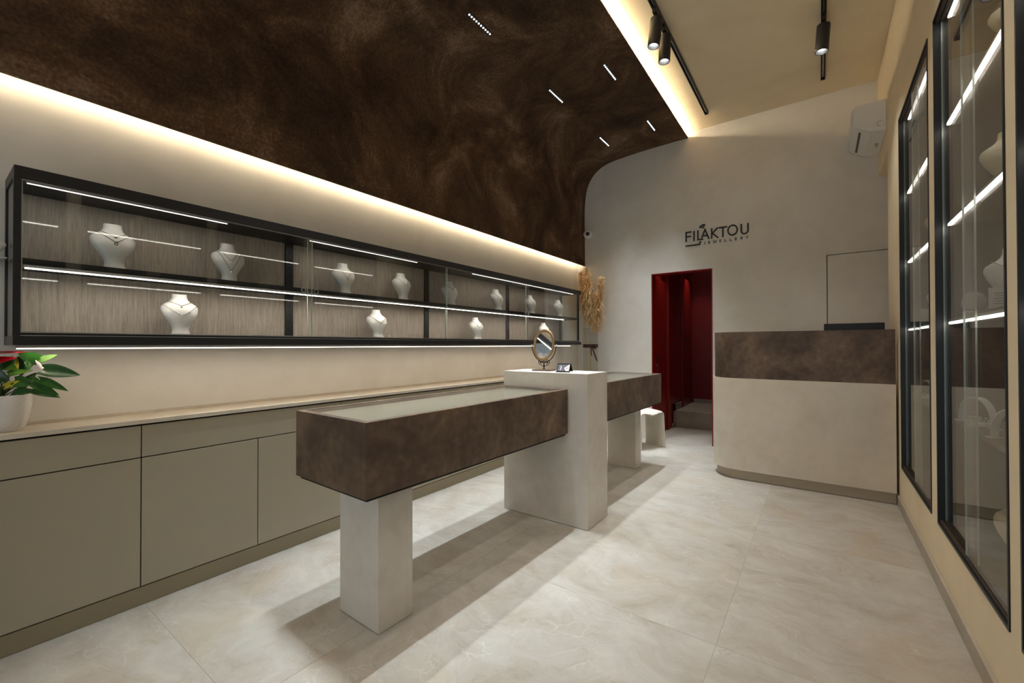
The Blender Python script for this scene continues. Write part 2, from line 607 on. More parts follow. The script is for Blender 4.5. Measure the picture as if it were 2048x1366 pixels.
po_.location = ((SHX0 + SHX1) / 2, YF - .10, SHZ / 2); po_.rotation_euler = (PI / 2, 0, 0)

# back wall with doorway and concealed door
bw = MB()
us = sorted({XL - .1, DX0, DX1, CX0, CX1, XP + .1}); vs = sorted({0, DZ, CZ, ZC})
for a, b, c, d in cells(us, vs, [(DX0, DX1, 0, DZ), (CX0, CX1, 0, CZ)]):
    bw.box(a, b, YB, YB + .12, c, d)
struct('wall_back', bw, M['plaster'], 'grey beige plaster back wall with the shop sign', weld=True)
d2 = struct('door_2', MB().box(CX0 + .007, CX1 - .007, YB + .001, YB + .045, 0.004, CZ - .007), M['plaster'], 'flush concealed door outlined by a thin dark gap')
obj('gap_backing', MB().box(CX0 - .0, CX1, YB + .06, YB + .11, 0, CZ), M['dark_gap'], d2)

# right wall: thick, pierced by the vitrine niches
VT = [(3.130, 4.155), (1.985, 2.985), (0.885, 1.885), (-0.215, 0.785)]       # niche spans along Y, far to near
VZ0, VZ1 = 0.305, 2.830
PZ = 2.85                                                    # underside of the passage lintel
rw = MB()
us = sorted({YF - .1, 4.80, YB} | {a for p in VT for a in p}); vs = sorted({0, VZ0, VZ1, PZ, ZC})
for a, b, c, d in cells(us, vs, [(a, b, VZ0, VZ1) for a, b in VT] + [(4.80, YB, 0, PZ)]):
    rw.box(XR, XR + .45, a, b, c, d)
rw.box(XR + .45, XP + .1, 4.80, YB, PZ, ZC)
struct('wall_right', rw, M['plaster_warm'], 'warm beige plaster wall holding the glazed vitrines', weld=True)
pw = MB(); pw.box(XP, XP + .1, 4.6, YB + .1, 0, PZ); pw.box(XR + .45, XP, 4.70, 4.80, 0, PZ)
struct('wall_passage', pw, M['plaster_warm'], 'beige wall of the passage beside the counter')
struct('baseboard_right', MB().box(XR - .013, XR, YF, 4.34, 0, 0.075), M['skirting'], 'grey stone skirting along the vitrine wall', bevel=0.002)

# corridor behind the doorway
cr = MB()
cr.box(-1.87, -1.775, YB + .12, 5.56, 0, 2.3)
struct('wall_corridor', MB().box(-1.90, -1.80, YB + .12, 7.7, 0, 2.65), M['red_wall'], 'dark red corridor wall beyond the doorway')
struct('wall_corridor_right', MB().box(-0.90, -0.80, YB + .12, 7.7, 0, 2.65), M['red_wall'], 'dark red right wall of the corridor')
struct('wall_corridor_back', MB().box(-1.80, -0.90, 7.60, 7.70, 0, 2.65), M['red_wall'], 'dark red wall ending the corridor')
struct('ceiling_corridor', MB().box(-1.80, -0.90, YB + .12, 7.6, 2.60, 2.66), M['red_wall'], 'dark red corridor ceiling')
jm = MB()
jm.box(DX0, DX0 + .012, YB - .004, YB + .12, 0, DZ); jm.box(DX1 - .012, DX1, YB - .004, YB + .12, 0, DZ); jm.box(DX0 + .012, DX1 - .012, YB - .004, YB + .12, DZ - .012, DZ)
struct('trim_1', jm, M['red'], 'red lining of the corridor doorway')
st = struct('trim_2', MB().box(-1.775, -0.90, 6.50, 7.60, 0.0, 0.235), M['stone_step'], 'grey stone step up in the red corridor', bevel=0.004)
struct('baseboard_corridor', MB().box(-1.72, -0.90, 7.585, 7.60, 0.235, 0.30), M['stone_step'], 'grey stone skirting at the end of the corridor')
sk = MB(); sk.box(-1.74, -1.725, 6.36, 6.50, 0, 0.06); sk.box(-1.74, -1.725, 6.46, 6.86, 0.235, 0.33); sk.box(-1.74, -1.725, 6.46, 6.50, 0.0, 0.33)
struct('baseboard_step', sk, M['stone_step'], 'stepped stone skirting beside the corridor step')

d1 = struct('door_1', MB().box(-1.80, -1.760, 5.63, 6.20, 0.004, 2.08), M['red'], 'red side door nearest the doorway with a key in its lock', bevel=0.003)
obj('casing', MB().box(-1.80, -1.735, 6.205, 6.285, 0.0, 2.595), M['red'], d1, bevel=0.004)
hb = MB()
hb.box(-1.762, -1.715, 5.672, 5.690, 1.028, 1.044); hb.box(-1.728, -1.712, 5.672, 5.80, 1.028, 1.044)
obj('door_handle', hb, M['black_satin'], d1, bevel=0.003)
kb = MB()
kb.lathe([(0.014, 0), (0.014, 0.006)], 14, mat=Matrix.Translation((-1.76, 5.69, 0.945)) @ Matrix.Rotation(PI / 2, 4, 'Y'))
kb.box(-1.756, -1.728, 5.686, 5.694, 0.925, 0.937)
kb.lathe([(0.011, 0), (0.011, 0.003)], 12, mat=Matrix.Translation((-1.731, 5.69, 0.915)) @ Matrix.Rotation(PI / 2, 4, 'Y'))
kb.tube([(-1.735, 5.69, 0.905), (-1.735, 5.692, 0.88)], 0.002)
kb.box(-1.738, -1.733, 5.684, 5.698, 0.855, 0.88)
obj('key', kb, M['alu'], d1)
d3 = struct('door_3', MB().box(-1.80, -1.740, 7.04, 7.56, 0.24, 2.25), M['red'], 'red inner door above the corridor step', bevel=0.003)
obj('casing', MB().box(-1.80, -1.725, 6.94, 7.035, 0.24, 2.595), M['red'], d3, bevel=0.004)
hb = MB()
hb.box(-1.742, -1.690, 7.072, 7.092, 1.262, 1.280); hb.box(-1.704, -1.688, 7.072, 7.21, 1.262, 1.280); hb.box(-1.742, -1.733, 7.060, 7.10, 1.06, 1.30)
obj('door_handle', hb, M['black_satin'], d3, bevel=0.003)
obj('wall_panel', MB().box(-1.80, -1.752, 6.30, 6.92, 0.0, 2.595), M['red'], d1)

for y, lb in ((5.93, 'recessed downlight in the corridor ceiling by the first red door'), (7.25, 'recessed downlight in the corridor ceiling above the step')):
    dl = thing('recessed_downlight', lb, 'downlight', (-1.60, y, 2.5995))
    obj('trim_ring', MB().lathe([(.030, -.004), (.042, -.004), (.042, 0), (.030, 0)], 28, cap=False), M['black'], dl, smooth=40)
    obj('lamp_disc', MB().lathe([(.029, -.002), (.029, 0)], 24), M['spot_lens'], dl)
    la = bpy.data.lights.new('corridor_lamp', 'SPOT')
    la.energy = P_CORRIDOR; la.color = (1.0, 0.9, 0.8); la.spot_size = math.radians(70); la.spot_blend = 0.9; la.shadow_soft_size = 0.03
    lo = bpy.data.objects.new('corridor_lamp', la); COL.objects.link(lo); lo.parent = dl; lo.location = (0, 0, -.006)

# brown canopy that curves from the left wall over to the ceiling
prof = [(-2.685, 2.311), (-2.686, 2.65), (-2.688, 3.02), (-2.678, 3.22), (-2.648, 3.39), (-2.575, 3.53), (-2.452, 3.632), (-2.30, 3.682), (-2.10, 3.704), (-1.90, 3.716), (-1.60, 3.726), (-1.295, 3.732)]
pc = catmull(prof, 5)
T = 0.012
outer = []
for i, p in enumerate(pc):
    a = Vector(pc[max(i - 1, 0)]); b = Vector(pc[min(i + 1, len(pc) - 1)])
    d = (b - a).normalized()
    outer.append((p[0] - d.y * T, p[1] + d.x * T))
n = len(pc)
vs = []; fs = []
for y in (YF, YB):
    vs += [(p[0], y, p[1]) for p in pc] + [(p[0], y, p[1]) for p in outer]
for i in range(n - 1):
    fs.append((i, i + 1, 2 * n + i + 1, 2 * n + i))
    fs.append((n + i + 1, n + i, 3 * n + i, 3 * n + i + 1))
    fs.append((i + 1, i, n + i, n + i + 1)); fs.append((2 * n + i, 2 * n + i + 1, 3 * n + i + 1, 3 * n + i))
fs.append((0, 2 * n, 3 * n, n)); fs.append((n - 1, 2 * n - 1, 4 * n - 1, 3 * n - 1))
cb = MB().add(vs, fs)
struct('trim_3', cb, M['oxide'], 'dark brown rust-effect canopy curving from wall to ceiling', smooth=35, weld=True)


def canopy_z(x):
    for a, b in zip(pc, pc[1:]):
        if a[0] <= x <= b[0]:
            return a[1] + (b[1] - a[1]) * (x - a[0]) / (b[0] - a[0])
    return pc[-1][1]


# hidden LED strips of the two coves
o = thing('cove_light_strip', 'warm light strip behind the lower edge of the brown canopy', 'light strip', (-2.745, 1.6, 2.34))
obj('led', MB().box(-.0, .008, -3.7, 3.88, 0.0, 0.012), M['led_cove_wall'], o)
obj('profile', MB().box(.009, .035, -3.7, 3.88, -0.004, 0.016), M['alu'], o)
o = thing('cove_light_strip', 'warm light strip on top of the canopy lip under the ceiling', 'light strip', (-1.335, 1.6, 3.745))
obj('led', MB().box(0, .008, -3.7, 3.88, 0.0055, 0.0085), M['led_cove_ceiling'], o)
obj('profile', MB().box(-.02, -.001, -3.7, 3.88, 0.0, 0.010), M['alu'], o)
obj('profile_base', MB().box(0, .008, -3.7, 3.88, 0.0, 0.005), M['alu'], o)

# ------------------------------------------------------------------ recessed linear ceiling lights
def linear_light(x, y, label):
    z = canopy_z(x)
    sl = math.atan2(canopy_z(x + .02) - canopy_z(x - .02), .04)
    t = thing('linear_downlight', label, 'ceiling light', (x, y, z), 0, 'recessed rows of ten lenses in the brown canopy')
    t.rotation_euler = (0, -sl, 0)
    obj('housing', MB().box(-.017, .017, -.142, .142, -.004, .010), M['black'], t, bevel=0.002)
    for k in range(10):
        yy = -.124 + .0276 * k
        if k == 0 and 'lensmesh' not in M:
            M['lensmesh'] = MB().lathe([(0.0060, -0.0065), (0.0060, -0.004)], 12).mesh('lens', M['lens'])
        l = obj('lens', M['lensmesh'], None, t)
        l.location = (0, yy, 0)
    la = bpy.data.lights.new('linear_lamp', 'AREA')
    la.shape = 'RECTANGLE'; la.size = .02; la.size_y = .27; la.spread = math.radians(50)
    la.energy = P_LINEAR; la.color = COOL
    lo = bpy.data.objects.new('linear_lamp', la); COL.objects.link(lo)
    lo.parent = t; lo.location = (0, 0, -0.012)


lab = {(0, 2): 'row of ten lenses in the canopy, largest and highest in view',
       (0, 3): 'row of ten lenses in the canopy wall-side line, second from front', (1, 3): 'row of ten lenses near the canopy lip, nearer of two in view',
       (0, 4): 'row of ten lenses in the wall-side line, closest to the back wall', (1, 4): 'row of ten lenses near the canopy lip, closest to the back wall'}
for c, x in enumerate((-2.135, -1.562)):
    for r in range(1, 5):
        y = 2.547 + 1.187 * (r - 2)
        linear_light(x, y, lab.get((c, r), ('wall-side' if c == 0 else 'lip-side') + ' row of ten lenses in the canopy overhead, ' + ('first' if r == 1 else 'second') + ' from the street'))

# ------------------------------------------------------------------ tracks and spotlights
def track(x, y1, label):
    t = thing('light_track', label, 'light track', (x, y1, ZC))
    b = MB()
    b.box(-.0175, -.011, -6.0, 0, -.032, 0); b.box(.011, .0175, -6.0, 0, -.032, 0); b.box(-.011, .011, -6.0, 0, -.012, 0)
    obj('rail', b, M['black'], t)
    obj('end_cap', MB().box(-.0185, .0185, 0, .012, -.034, 0), M['black'], t, bevel=0.002)
    obj('conductor', MB().box(-.004, .004, -5.9, -.02, -.016, -.012), M['alu'], t)


track(-1.010, 5.12, 'long black track nearer the brown canopy')
track(0.040, 5.11, 'shorter-looking black track nearer the vitrine wall')


def spotlight(x, y, tilt, label, aim=(0, 0)):
    t = thing('track_spotlight', label, 'spotlight', (x, y, ZC - .033), 0, 'black cylinder spotlights on the tracks')
    obj('adapter', MB().box(-.016, .016, -.06, .06, -.026, 0.016), M['black'], t, bevel=0.002)
    obj('stem', MB().lathe([(.009, -.045), (.009, -.024)], 12), M['black'], t)
    R = Matrix.Translation((0, 0, -.042)) @ Matrix.Rotation(tilt[0], 4, 'Y') @ Matrix.Rotation(tilt[1], 4, 'X')
    b = MB()
    r = .046
    b.lathe([(.004, 0), (r - .003, 0), (r, -.003), (r, -.207), (r - .002, -.21), (r - .005, -.21), (r - .006, -.20)], 32, mat=R, cap=False)
    obj('body', b, M['black'], t, smooth=40)
    obj('reflector', MB().lathe([(r - .006, -.2085), (r - .012, -.190), (r - .018, -.172)], 32, mat=R, cap=False), M['alu'], t, smooth=40)
    obj('lamp_disc', MB().lathe([(r - .018, -.174), (r - .018, -.170)], 28, mat=R), M['spot_lens'], t)
    la = bpy.data.lights.new('spot_lamp', 'SPOT')
    la.energy = P_SPOT; la.color = SPOT; la.spot_size = math.radians(90); la.spot_blend = 0.9; la.shadow_soft_size = 0.028
    lo = bpy.data.objects.new('spot_lamp', la); COL.objects.link(lo)
    lo.parent = t
    lo.matrix_local = R @ Matrix.Translation((0, 0, -.195))


spotlight(-1.01, 3.33, (math.radians(7), math.radians(0)), 'nearer of the two black spotlights close together beside the canopy')
spotlight(-1.01, 3.56, (math.radians(3), math.radians(0)), 'second black spotlight behind the nearer one beside the canopy')
spotlight(0.04, 4.17, (math.radians(4), math.radians(0)), 'single black spotlight on the track nearest the air conditioner')
spotlight(-1.01, 1.2, (0, 0), 'black spotlight overhead on the canopy-side track, nearest the street')
spotlight(0.04, 2.55, (0, 0), 'added black spotlight out of view on the vitrine-side track, before the middle vitrine')  # out-of-view lamp, placed here to brighten the right side of the floor
spotlight(0.04, 1.15, (0, 0), 'added unseen black spotlight on the vitrine-side track, nearest the street')  # second unseen lamp on this track, added for more light on the right-hand floor

# ------------------------------------------------------------------ jewellery busts and necklaces
BUST = [(0.0, .041, .040, .020), (.04, .039, .037, .020), (.10, .0355, .034, .018), (.17, .035, .034, .016), (.25, .041, .037, .013), (.38, .058, .044, .008),
        (.50, .072, .049, .003), (.60, .0785, .050, -.002), (.67, .0785, .048, -.006), (.73, .073, .044, -.010), (.775, .060, .040, -.014), (.815, .047, .037, -.017),
        (.86, .0375, .0355, -.020), (.92, .033, .033, -.022), (.985, .032, .032, -.023), (1.0, .031, .031, -.023)]
BH = 0.214


def bust_row(f):
    for a, b in zip(BUST, BUST[1:]):
        if a[0] <= f <= b[0]:
            t = (f - a[0]) / (b[0] - a[0])
            return [a[i] + (b[i] - a[i]) * t for i in range(1, 4)]
    return BUST[-1][1:]


def bust_pt(y, f, off=0.0008):
    """Point on the bust's front at sideways offset y and height fraction f (front is +x)."""
    w, d, c = bust_row(f)
    q = min(0.985, abs(y) / w)
    return (c + (d * (1 - q ** 2.2) ** (1 / 2.2)) + off, y, f * BH)


def bust_mesh():
    b = MB(); seg = 28
    rows = []
    for i in range(len(BUST) - 1):
        for k in range(2):
            f = BUST[i][0] + (BUST[i + 1][0] - BUST[i][0]) * k / 2
            rows.append((f, *bust_row(f)))
    rows.append(BUST[-1])
    vs = []; fs = []
    for f, w, d, c in rows:
        for k in range(seg):
            a = 2 * PI * k / seg
            ca, sa = math.cos(a), math.sin(a)
            e = 2 / 2.2
            x = c + d * math.copysign(abs(ca) ** e, ca) * (1 if ca > 0 else .8)
            y = w * math.copysign(abs(sa) ** e, sa)
            sh = 0.0
            if f > .55 and f < .84:
                sh = -0.010 * (abs(y) / .1) ** 2
            zz = f * BH
            if f > .985:
                zz += -x * 0.10
            vs.append((x + sh, y, zz))
    m = len(rows)
    for i in range(m - 1):
        for k in range(seg):
            a = i * seg + k; q = i * seg + (k + 1) % seg
            fs.append((a, q, q + seg, a + seg))
    fs.append(tuple(range(seg))[::-1]); fs.append(tuple((m - 1) * seg + k for k in range(seg)))
    return b.add(vs, fs)


bust_me = bust_mesh().mesh('jewellery_bust', M['bust'], smooth=45)
bust_cream_me = bust_mesh().mesh('jewellery_bust', M['bust_cream'], smooth=45)


def bust(x, y, z, rot, s, label, group, me=None):
    o = obj('jewellery_bust', me or bust_me, None)
    o.location = (x, y, z); o.rotation_euler = (0, 0, rot); o.scale = (s, s, s)
    return tag(o, label, 'bust', group)


def necklace(x, y, z, rot, s, f_low, kind, label, side=.045, f_top=.84, metal='silver', skew=0.0):
    t = thing('necklace', label, 'necklace', (x, y, z), rot)
    t.scale = (s, s, s)
    pts = []
    N = 18
    for i in range(N + 1):
        u = -1 + 2 * i / N
        yy = side * u + skew * (1 - u * u)
        ff = f_low + (f_top - f_low) * (abs(u) ** 1.15)
        pts.append(bust_pt(yy, ff))
    obj('chain', MB().tube(pts, 0.0011, 5), M[metal], t)
    low = Vector(pts[N // 2])
    if kind == 'ring':
        ring = [(low.x + .0015, low.y + .006 * math.cos(a), low.z - .007 + .006 * math.sin(a)) for a in [2 * PI * k / 14 for k in range(14)]]
        obj('pendant', MB().tube(ring, 0.0012, 6, closed=True), M[metal], t)
    elif kind == 'drop':
        obj('pendant', MB().ball((low.x + .003, low.y, low.z - .006), .0042, 10, 7, sz=1.4), M['pearl'], t)
    elif kind == 'bar':
        obj('pendant', MB().box(low.x, low.x + .003, low.y - .004, low.y + .004, low.z - .011, low.z), M[metal], t, bevel=0.0008)
    elif kind == 'beads':
        b = MB()
        for i in (2, 5, 7, 9, 11, 13, 16):
            p = pts[i]
            b.ball((p[0] + .001, p[1], p[2]), .0028, 8, 6)
        pe = obj('beads', b, M['pearl'], t); pe['kind'] = 'stuff'
    return t


# ------------------------------------------------------------------ long wall display case, left
CF, CB, CY0, CY1 = -2.52, XL + .001, 0.215, 5.045
cs = thing('display_case', 'long black framed wall case with sliding glass and two lit levels', 'display case', (CF, CY0, 1.203))


def cbox(x0, x1, y0, y1, z0, z1):
    return MB().box(x0 - CF, x1 - CF, y0 - CY0, y1 - CY0, z0 - 1.203, z1 - 1.203)


obj('top', cbox(CB, CF, CY0, CY1, 1.857, 1.902), M['black'], cs, bevel=0.0015)
obj('base', cbox(CB, CF, CY0, CY1, 1.203, 1.240), M['black'], cs, bevel=0.0015)
obj('base', cbox(CB, CF - .012, CY0 + .02, CY1 - .035, 1.2405, 1.252), M['black'], cs)
for k, dx in enumerate((-.014, -.026)):
    obj('sliding_rail', cbox(CF + dx - .0025, CF + dx, CY0 + .022, CY1 - .04, 1.2525, 1.257), M['alu'], cs)
    obj('sliding_rail', cbox(CF + dx - .0025, CF + dx, CY0 + .022, CY1 - .04, 1.852, 1.8565), M['alu'], cs)
obj('front_lip', cbox(CF - .004, CF - .0005, CY0 + .02, CY1 - .035, 1.2403, 1.2425), M['alu'], cs)
ups = [1.402, 2.592, 3.782, 4.972]
edges = [CY0 + .02] + ups
for i in range(4):
    o = obj('back_panel', cbox(CB + .001, CB + .012, edges[i] + (.025 if i else 0), edges[i + 1] - .025, 1.2525, 1.8565), M['linen'], cs)
up_me = None
for y in ups:
    o = obj('upright', cbox(CB + .001, CB + .024, y - .024, y + .024, 1.2525, 1.8565), M['black'], cs)
    hb = MB()
    for z in [1.30 + .05 * k for k in range(11)]:
        hb.box(CB + .0241 - CF, CB + .0245 - CF, y - .004 - CY0, y + .004 - CY0, z - .006 - 1.203, z + .006 - 1.203)
    h = obj('slot_holes', hb, M['dark_gap'], o); h['kind'] = 'stuff'
obj('corner_post', cbox(CF - .028, CF - .004, CY0, CY0 + .020, 1.2405, 1.857), M['black'], cs)
obj('corner_post', cbox(CB + .001, CB + .022, CY0, CY0 + .016, 1.2405, 1.857), M['black'], cs)
obj('corner_post', cbox(CF - .028, CF - .010, CY1 - .055, CY1 - .037, 1.2525, 1.857), M['black'], cs)
obj('side_pane', cbox(CB + .023, CF - .029, CY0 + .004, CY0 + .010, 1.2405, 1.857), M['glass'], cs)
obj('side_pane', cbox(CB + .024, CF - .029, CY1 - .050, CY1 - .044, 1.2525, 1.857), M['glass'], cs)
sh = obj('shelf', cbox(CB + .026, CF - .036, CY0 + .022, CY1 - .075, 1.522, 1.548), M['black'], cs, bevel=0.0015)
obj('shelf', cbox(CF - .036, CF - .030, CY0 + .022, CY1 - .058, 1.530, 1.548), M['black'], cs)
def case_light(nm, a, b, z, px, hw, hl, m, watts):
    if nm == 'top_light':
        pr = obj(nm, cbox(px - hw, px + hw, a, b, z - .001, z + .004), M['alu'], cs)
    else:
        pr = obj(nm, cbox(px - hw, px + hw, a, b, z + .002, z + .0125), M['alu'], cs)
    obj('led', cbox(px - hl, px + hl, a + .004, b - .004, z - .003, z - .0015 if nm == 'top_light' else z + .0015), M[m], pr)
    la = bpy.data.lights.new(nm + '_lamp', 'AREA')
    la.shape = 'RECTANGLE'; la.size = .006; la.size_y = b - a - .02
    la.energy = watts * (b - a); la.color = UNDER if nm == 'under_light' else NEUT
    lo = bpy.data.objects.new(nm + '_lamp', la); COL.objects.link(lo); lo.parent = cs
    lo.location = (px - CF, (a + b) / 2 - CY0, z - .005 - 1.203)


case_light('shelf_light', CY0 + .03, 4.66, 1.5105, CF - .046, .011, .0035, 'led_shelf', P_CASE_SHELF)
for a, b in ((.25, .97), (1.42, 2.30), (2.95, 4.92)):
    case_light('top_light', a, b, 1.8525, CF - .050, .008, .002, 'led_top', P_CASE_TOP)
case_light('under_light', CY0 + .01, 4.83, 1.190, CF - .046, .011, .0035, 'led_under', P_CASE_UNDER)
pane_edges = [CY0 + .022, 1.408, 2.592, 3.812, CY1 - .056]
for i in range(4):
    dx = -.014 if i % 2 == 0 else -.026
    b = MB()
    y0, y1 = pane_edges[i] - (.012 if i in (1, 3) else 0), pane_edges[i + 1] + (.012 if i in (0, 2) else 0)
    x1, x0 = CF + dx, CF + dx - .0055
    b.box(x0 - CF, x1 - CF, y0 - CY0 + .0025, y1 - CY0 - .0025, 1.2572 - 1.203, 1.8518 - 1.203)
    p = obj('glass_door', b, M['glass'], cs)
    for yy in (y0, y1 - .0025):
        e = MB().box(x0 - CF, x1 - CF, yy - CY0, yy - CY0 + .0024, 1.2572 - 1.203, 1.8518 - 1.203)
        obj('pane_edge', e, M['glass_edge'], p)
    gy = (y1 - .055) if i % 2 == 0 else (y0 + .055)
    ring = [(x1 + .0015 - CF, gy - CY0 + .0135 * math.cos(a), 1.535 - 1.203 + .0135 * math.sin(a)) for a in [2 * PI * k / 20 for k in range(20)]]
    obj('finger_grip', MB().tube(ring, .002, 6, closed=True), M['alu'], p)

up_y = [(.530, 0.10), (1.005, 0.0), (1.712, 0.02), (2.215, 0.04), (2.750, 0.0), (3.430, 0.05), (4.052, 0.0), (4.700, 0.02)]
ords = ['first', 'second', 'third', 'fourth', 'fifth', 'sixth', 'seventh', 'eighth']
upl = ['carrying a ring pendant', 'wearing two long pendants', 'right of the first black upright', 'left of the second black upright',
       'right of the second black upright', 'left of the third black upright', 'right of the third black upright', 'beside the dried grass']
for i, (y, r) in enumerate(up_y):
    bust(-2.655, y, 1.5482, r - .12, 1.0, f'white bust on upper shelf, {ords[i]} from left, {upl[i]}', 'white busts on the upper shelf')
low_y = [.785, 1.985, 3.110, 4.345]
for i, y in enumerate(low_y):
    lbl = ['white bust on the lower level, leftmost, wearing a beaded chain', 'white bust on the lower level, second from left', 'white bust on the lower level, third from left', 'white bust on the lower level partly hidden by the oval mirror'][i]
    bust(-2.655, y, 1.2522, -.12, .98, lbl, 'white busts on the lower level')
BX = -2.655


def nk(y, z, r, *a, **k):
    necklace(BX, y, z, r - .12, 1.0, *a, **k)


nk(.530, 1.5482, .10, .70, 'bar', 'short dark chain with a bar charm on the first upper bust', side=.050, f_top=.84)
nk(.530, 1.5482, .10, .58, 'ring', 'longer dark chain with a small ring on the first upper bust', side=.062, f_top=.81)
nk(1.005, 1.5482, 0, .52, 'drop', 'short fine chain with a pearl drop on the second upper bust', side=.048)
nk(1.005, 1.5482, 0, .27, 'drop', 'long fine chain reaching low on the second upper bust', side=.058, f_top=.82)
nk(1.712, 1.5482, .02, .50, 'ring', 'gold chain with a ring charm on the third upper bust', side=.050, metal='gold')
nk(2.215, 1.5482, .04, .52, 'drop', 'fine chain with a bright drop on the fourth upper bust', side=.050)
nk(2.750, 1.5482, 0, .66, 'bar', 'fine chain with a bar charm on the fifth upper bust', side=.050)
nk(3.430, 1.5482, .05, .45, 'ring', 'fine chain with a ring charm on the sixth upper bust', side=.050)
nk(4.052, 1.5482, 0, .62, 'drop', 'fine chain with a small drop on the seventh upper bust', side=.046)
nk(4.700, 1.5482, .02, .60, 'bar', 'fine chain on the eighth upper bust by the dried grass', side=.046)
nk(.785, 1.2522, 0, .46, 'beads', 'pearl station chain on the leftmost lower bust', side=.078, f_top=.74)
nk(.785, 1.2522, 0, .70, 'drop', 'short chain with one pearl on the leftmost lower bust', side=.055, f_top=.82)
nk(1.985, 1.2522, 0, .52, 'beads', 'pearl station chain on the second lower bust', side=.070, f_top=.78)
nk(3.110, 1.2522, 0, .50, 'drop', 'fine chain with a pearl on the third lower bust', side=.055)

# small glass shelf with a bust beyond the left end of the case
gs = thing('glass_shelf', 'small clear glass wall shelf left of the long black case', 'shelf', (XL + .001, .118, 1.553))
obj('shelf_pane', MB().box(0, .13, -.10, .093, 0, .006), M['glass'], gs)
obj('shelf_edge', MB().box(.1305, .132, -.10, .093, 0, .006), M['glass_edge'], gs)
obj('bracket', MB().box(0, .09, -.085, -.075, -.008, 0), M['alu'], gs)
obj('bracket', MB().box(0, .09, .06, .07, -.008, 0), M['alu'], gs)
bust(XL + .075, .180, 1.5595, -.1, .42, 'small white bust on the clear glass shelf at the left edge', 'small busts on glass shelf')

# ------------------------------------------------------------------ base cabinets and worktop
KX = -2.556                      # door front plane
wt = thing('worktop', 'long pale stone worktop over the taupe cabinets', 'worktop', (XL, -2.1, 0.838))
obj('slab', MB().box(0.001, .255, 0, 6.86, 0, .020), M['worktop'], wt, bevel=0.0015)
obj('upstand', MB().box(0.001, .012, 0, 6.86, .0202, .032), M['worktop'], wt, bevel=0.001)
cab_y = [-1.42, -.405, .611, 1.627, 2.643, 3.659, 4.675]
cab_lab = ['taupe cabinet near the street, behind the camera position', 'taupe cabinet at the left edge under the potted plant', 'taupe cabinet with a wide drawer, left of the front display table', 'taupe cabinet mostly hidden by the front display table',
           'taupe cabinet seen low between table leg and pedestal', 'taupe cabinet behind the tall pedestal']
for i in range(6):
    y0, y1 = cab_y[i], cab_y[i + 1]
    t = thing('base_cabinet', cab_lab[i], 'cabinet', (KX, y0, 0), 0, 'taupe base cabinets along the left wall')
    L_ = y1 - y0
    obj('carcass', MB().box(XL + .002 - KX, -.020, 0.0, L_, .085, .834), M['dark_gap'], t)
    obj('plinth', MB().box(XL + .002 - KX, -.0005, 0.0, L_, 0.002, .083), M['taupe_dark'], t)
    g = .0022
    obj('drawer', MB().box(-.019, 0, g, L_ - g, .684, .829), M['taupe'], t, bevel=0.0012)
    hy = L_ / 2
    obj('door', MB().box(-.019, 0, g, hy - g, .088, .679), M['taupe'], t, bevel=0.0012)
    obj('door', MB().box(-.019, 0, hy + g, L_ - g, .088, .679), M['taupe'], t, bevel=0.0012)

# ------------------------------------------------------------------ display tables and pedestal
ROT = math.radians(-1.3)


def display_table(name_label, y0, y1, leg0, leg1, glass_end):
    px, py = -1.392, 1.0
    t = thing('display_table', name_label, 'display table', (px, py, 0), ROT, 'dark display tables with glass tops')
    L0, L1 = y0 - py, y1 - py
    Wd = .530; zb, zt = .615, .907; w = .030
    def B(*a): return MB().box(*a)
    obj('side_panel', B(-w, 0, L0, L1, zb, zt), M['oxide_board'], t, bevel=0.001)
    obj('side_panel', B(-Wd, -Wd + w, L0, L1, zb, zt), M['oxide_board'], t, bevel=0.001)
    obj('end_panel', B(-Wd + w + .0005, -w - .0005, L0, L0 + w, zb, zt), M['oxide_board'], t, bevel=0.001)
    obj('end_panel', B(-Wd + w + .0005, -w - .0005, L1 - w, L1, zb, zt), M['oxide_board'], t, bevel=0.001)
    obj('bottom_panel', B(-Wd + .02, -.012, L0 + .012, L1 - .012, zb - .012, zb - .0005), M['dark_gap'], t)
    obj('tray', B(-Wd + w + .001, -w - .001, L0 + w + .001, L1 - w - .001, .880, .888), M['tray'], t)
    obj('glass_top', B(-Wd + w + .001, -w - .001, L0 + w + .001, L1 - w - .001, .898, .9055), M['glass'], t)
    lx0, lx1 = (-.387, -.102) if glass_end else (-.417, -.132)
    lg = obj('leg', B(lx0, lx1, leg0 - py, leg1 - py - .035, .002, zb - .0125), M['microcement'], t, bevel=0.001)
    obj('leg_panel', B(lx0, lx1, leg1 - py - .0345, leg1 - py, .002, zb - .0125), M['microcement'], lg, bevel=0.001)
    return t


display_table('nearer dark brown display table, its end facing the viewer', .990, 2.516, 1.120, 1.300, True)
display_table('far dark brown display table behind the pale pedestal', 2.850, 4.430, 4.060, 4.205, False)
pd = thing('pedestal', 'tall pale grey pedestal between the two dark tables', 'pedestal', (-1.558, 2.69, 0))
obj('body', MB().box(-.337, .337, -.158, .128, .003, 1.011), M['microcement'], pd, bevel=0.0012)
obj('rear_panel', MB().box(-.337, .337, .1285, .156, .003, 1.011), M['microcement'], pd, bevel=0.0012)

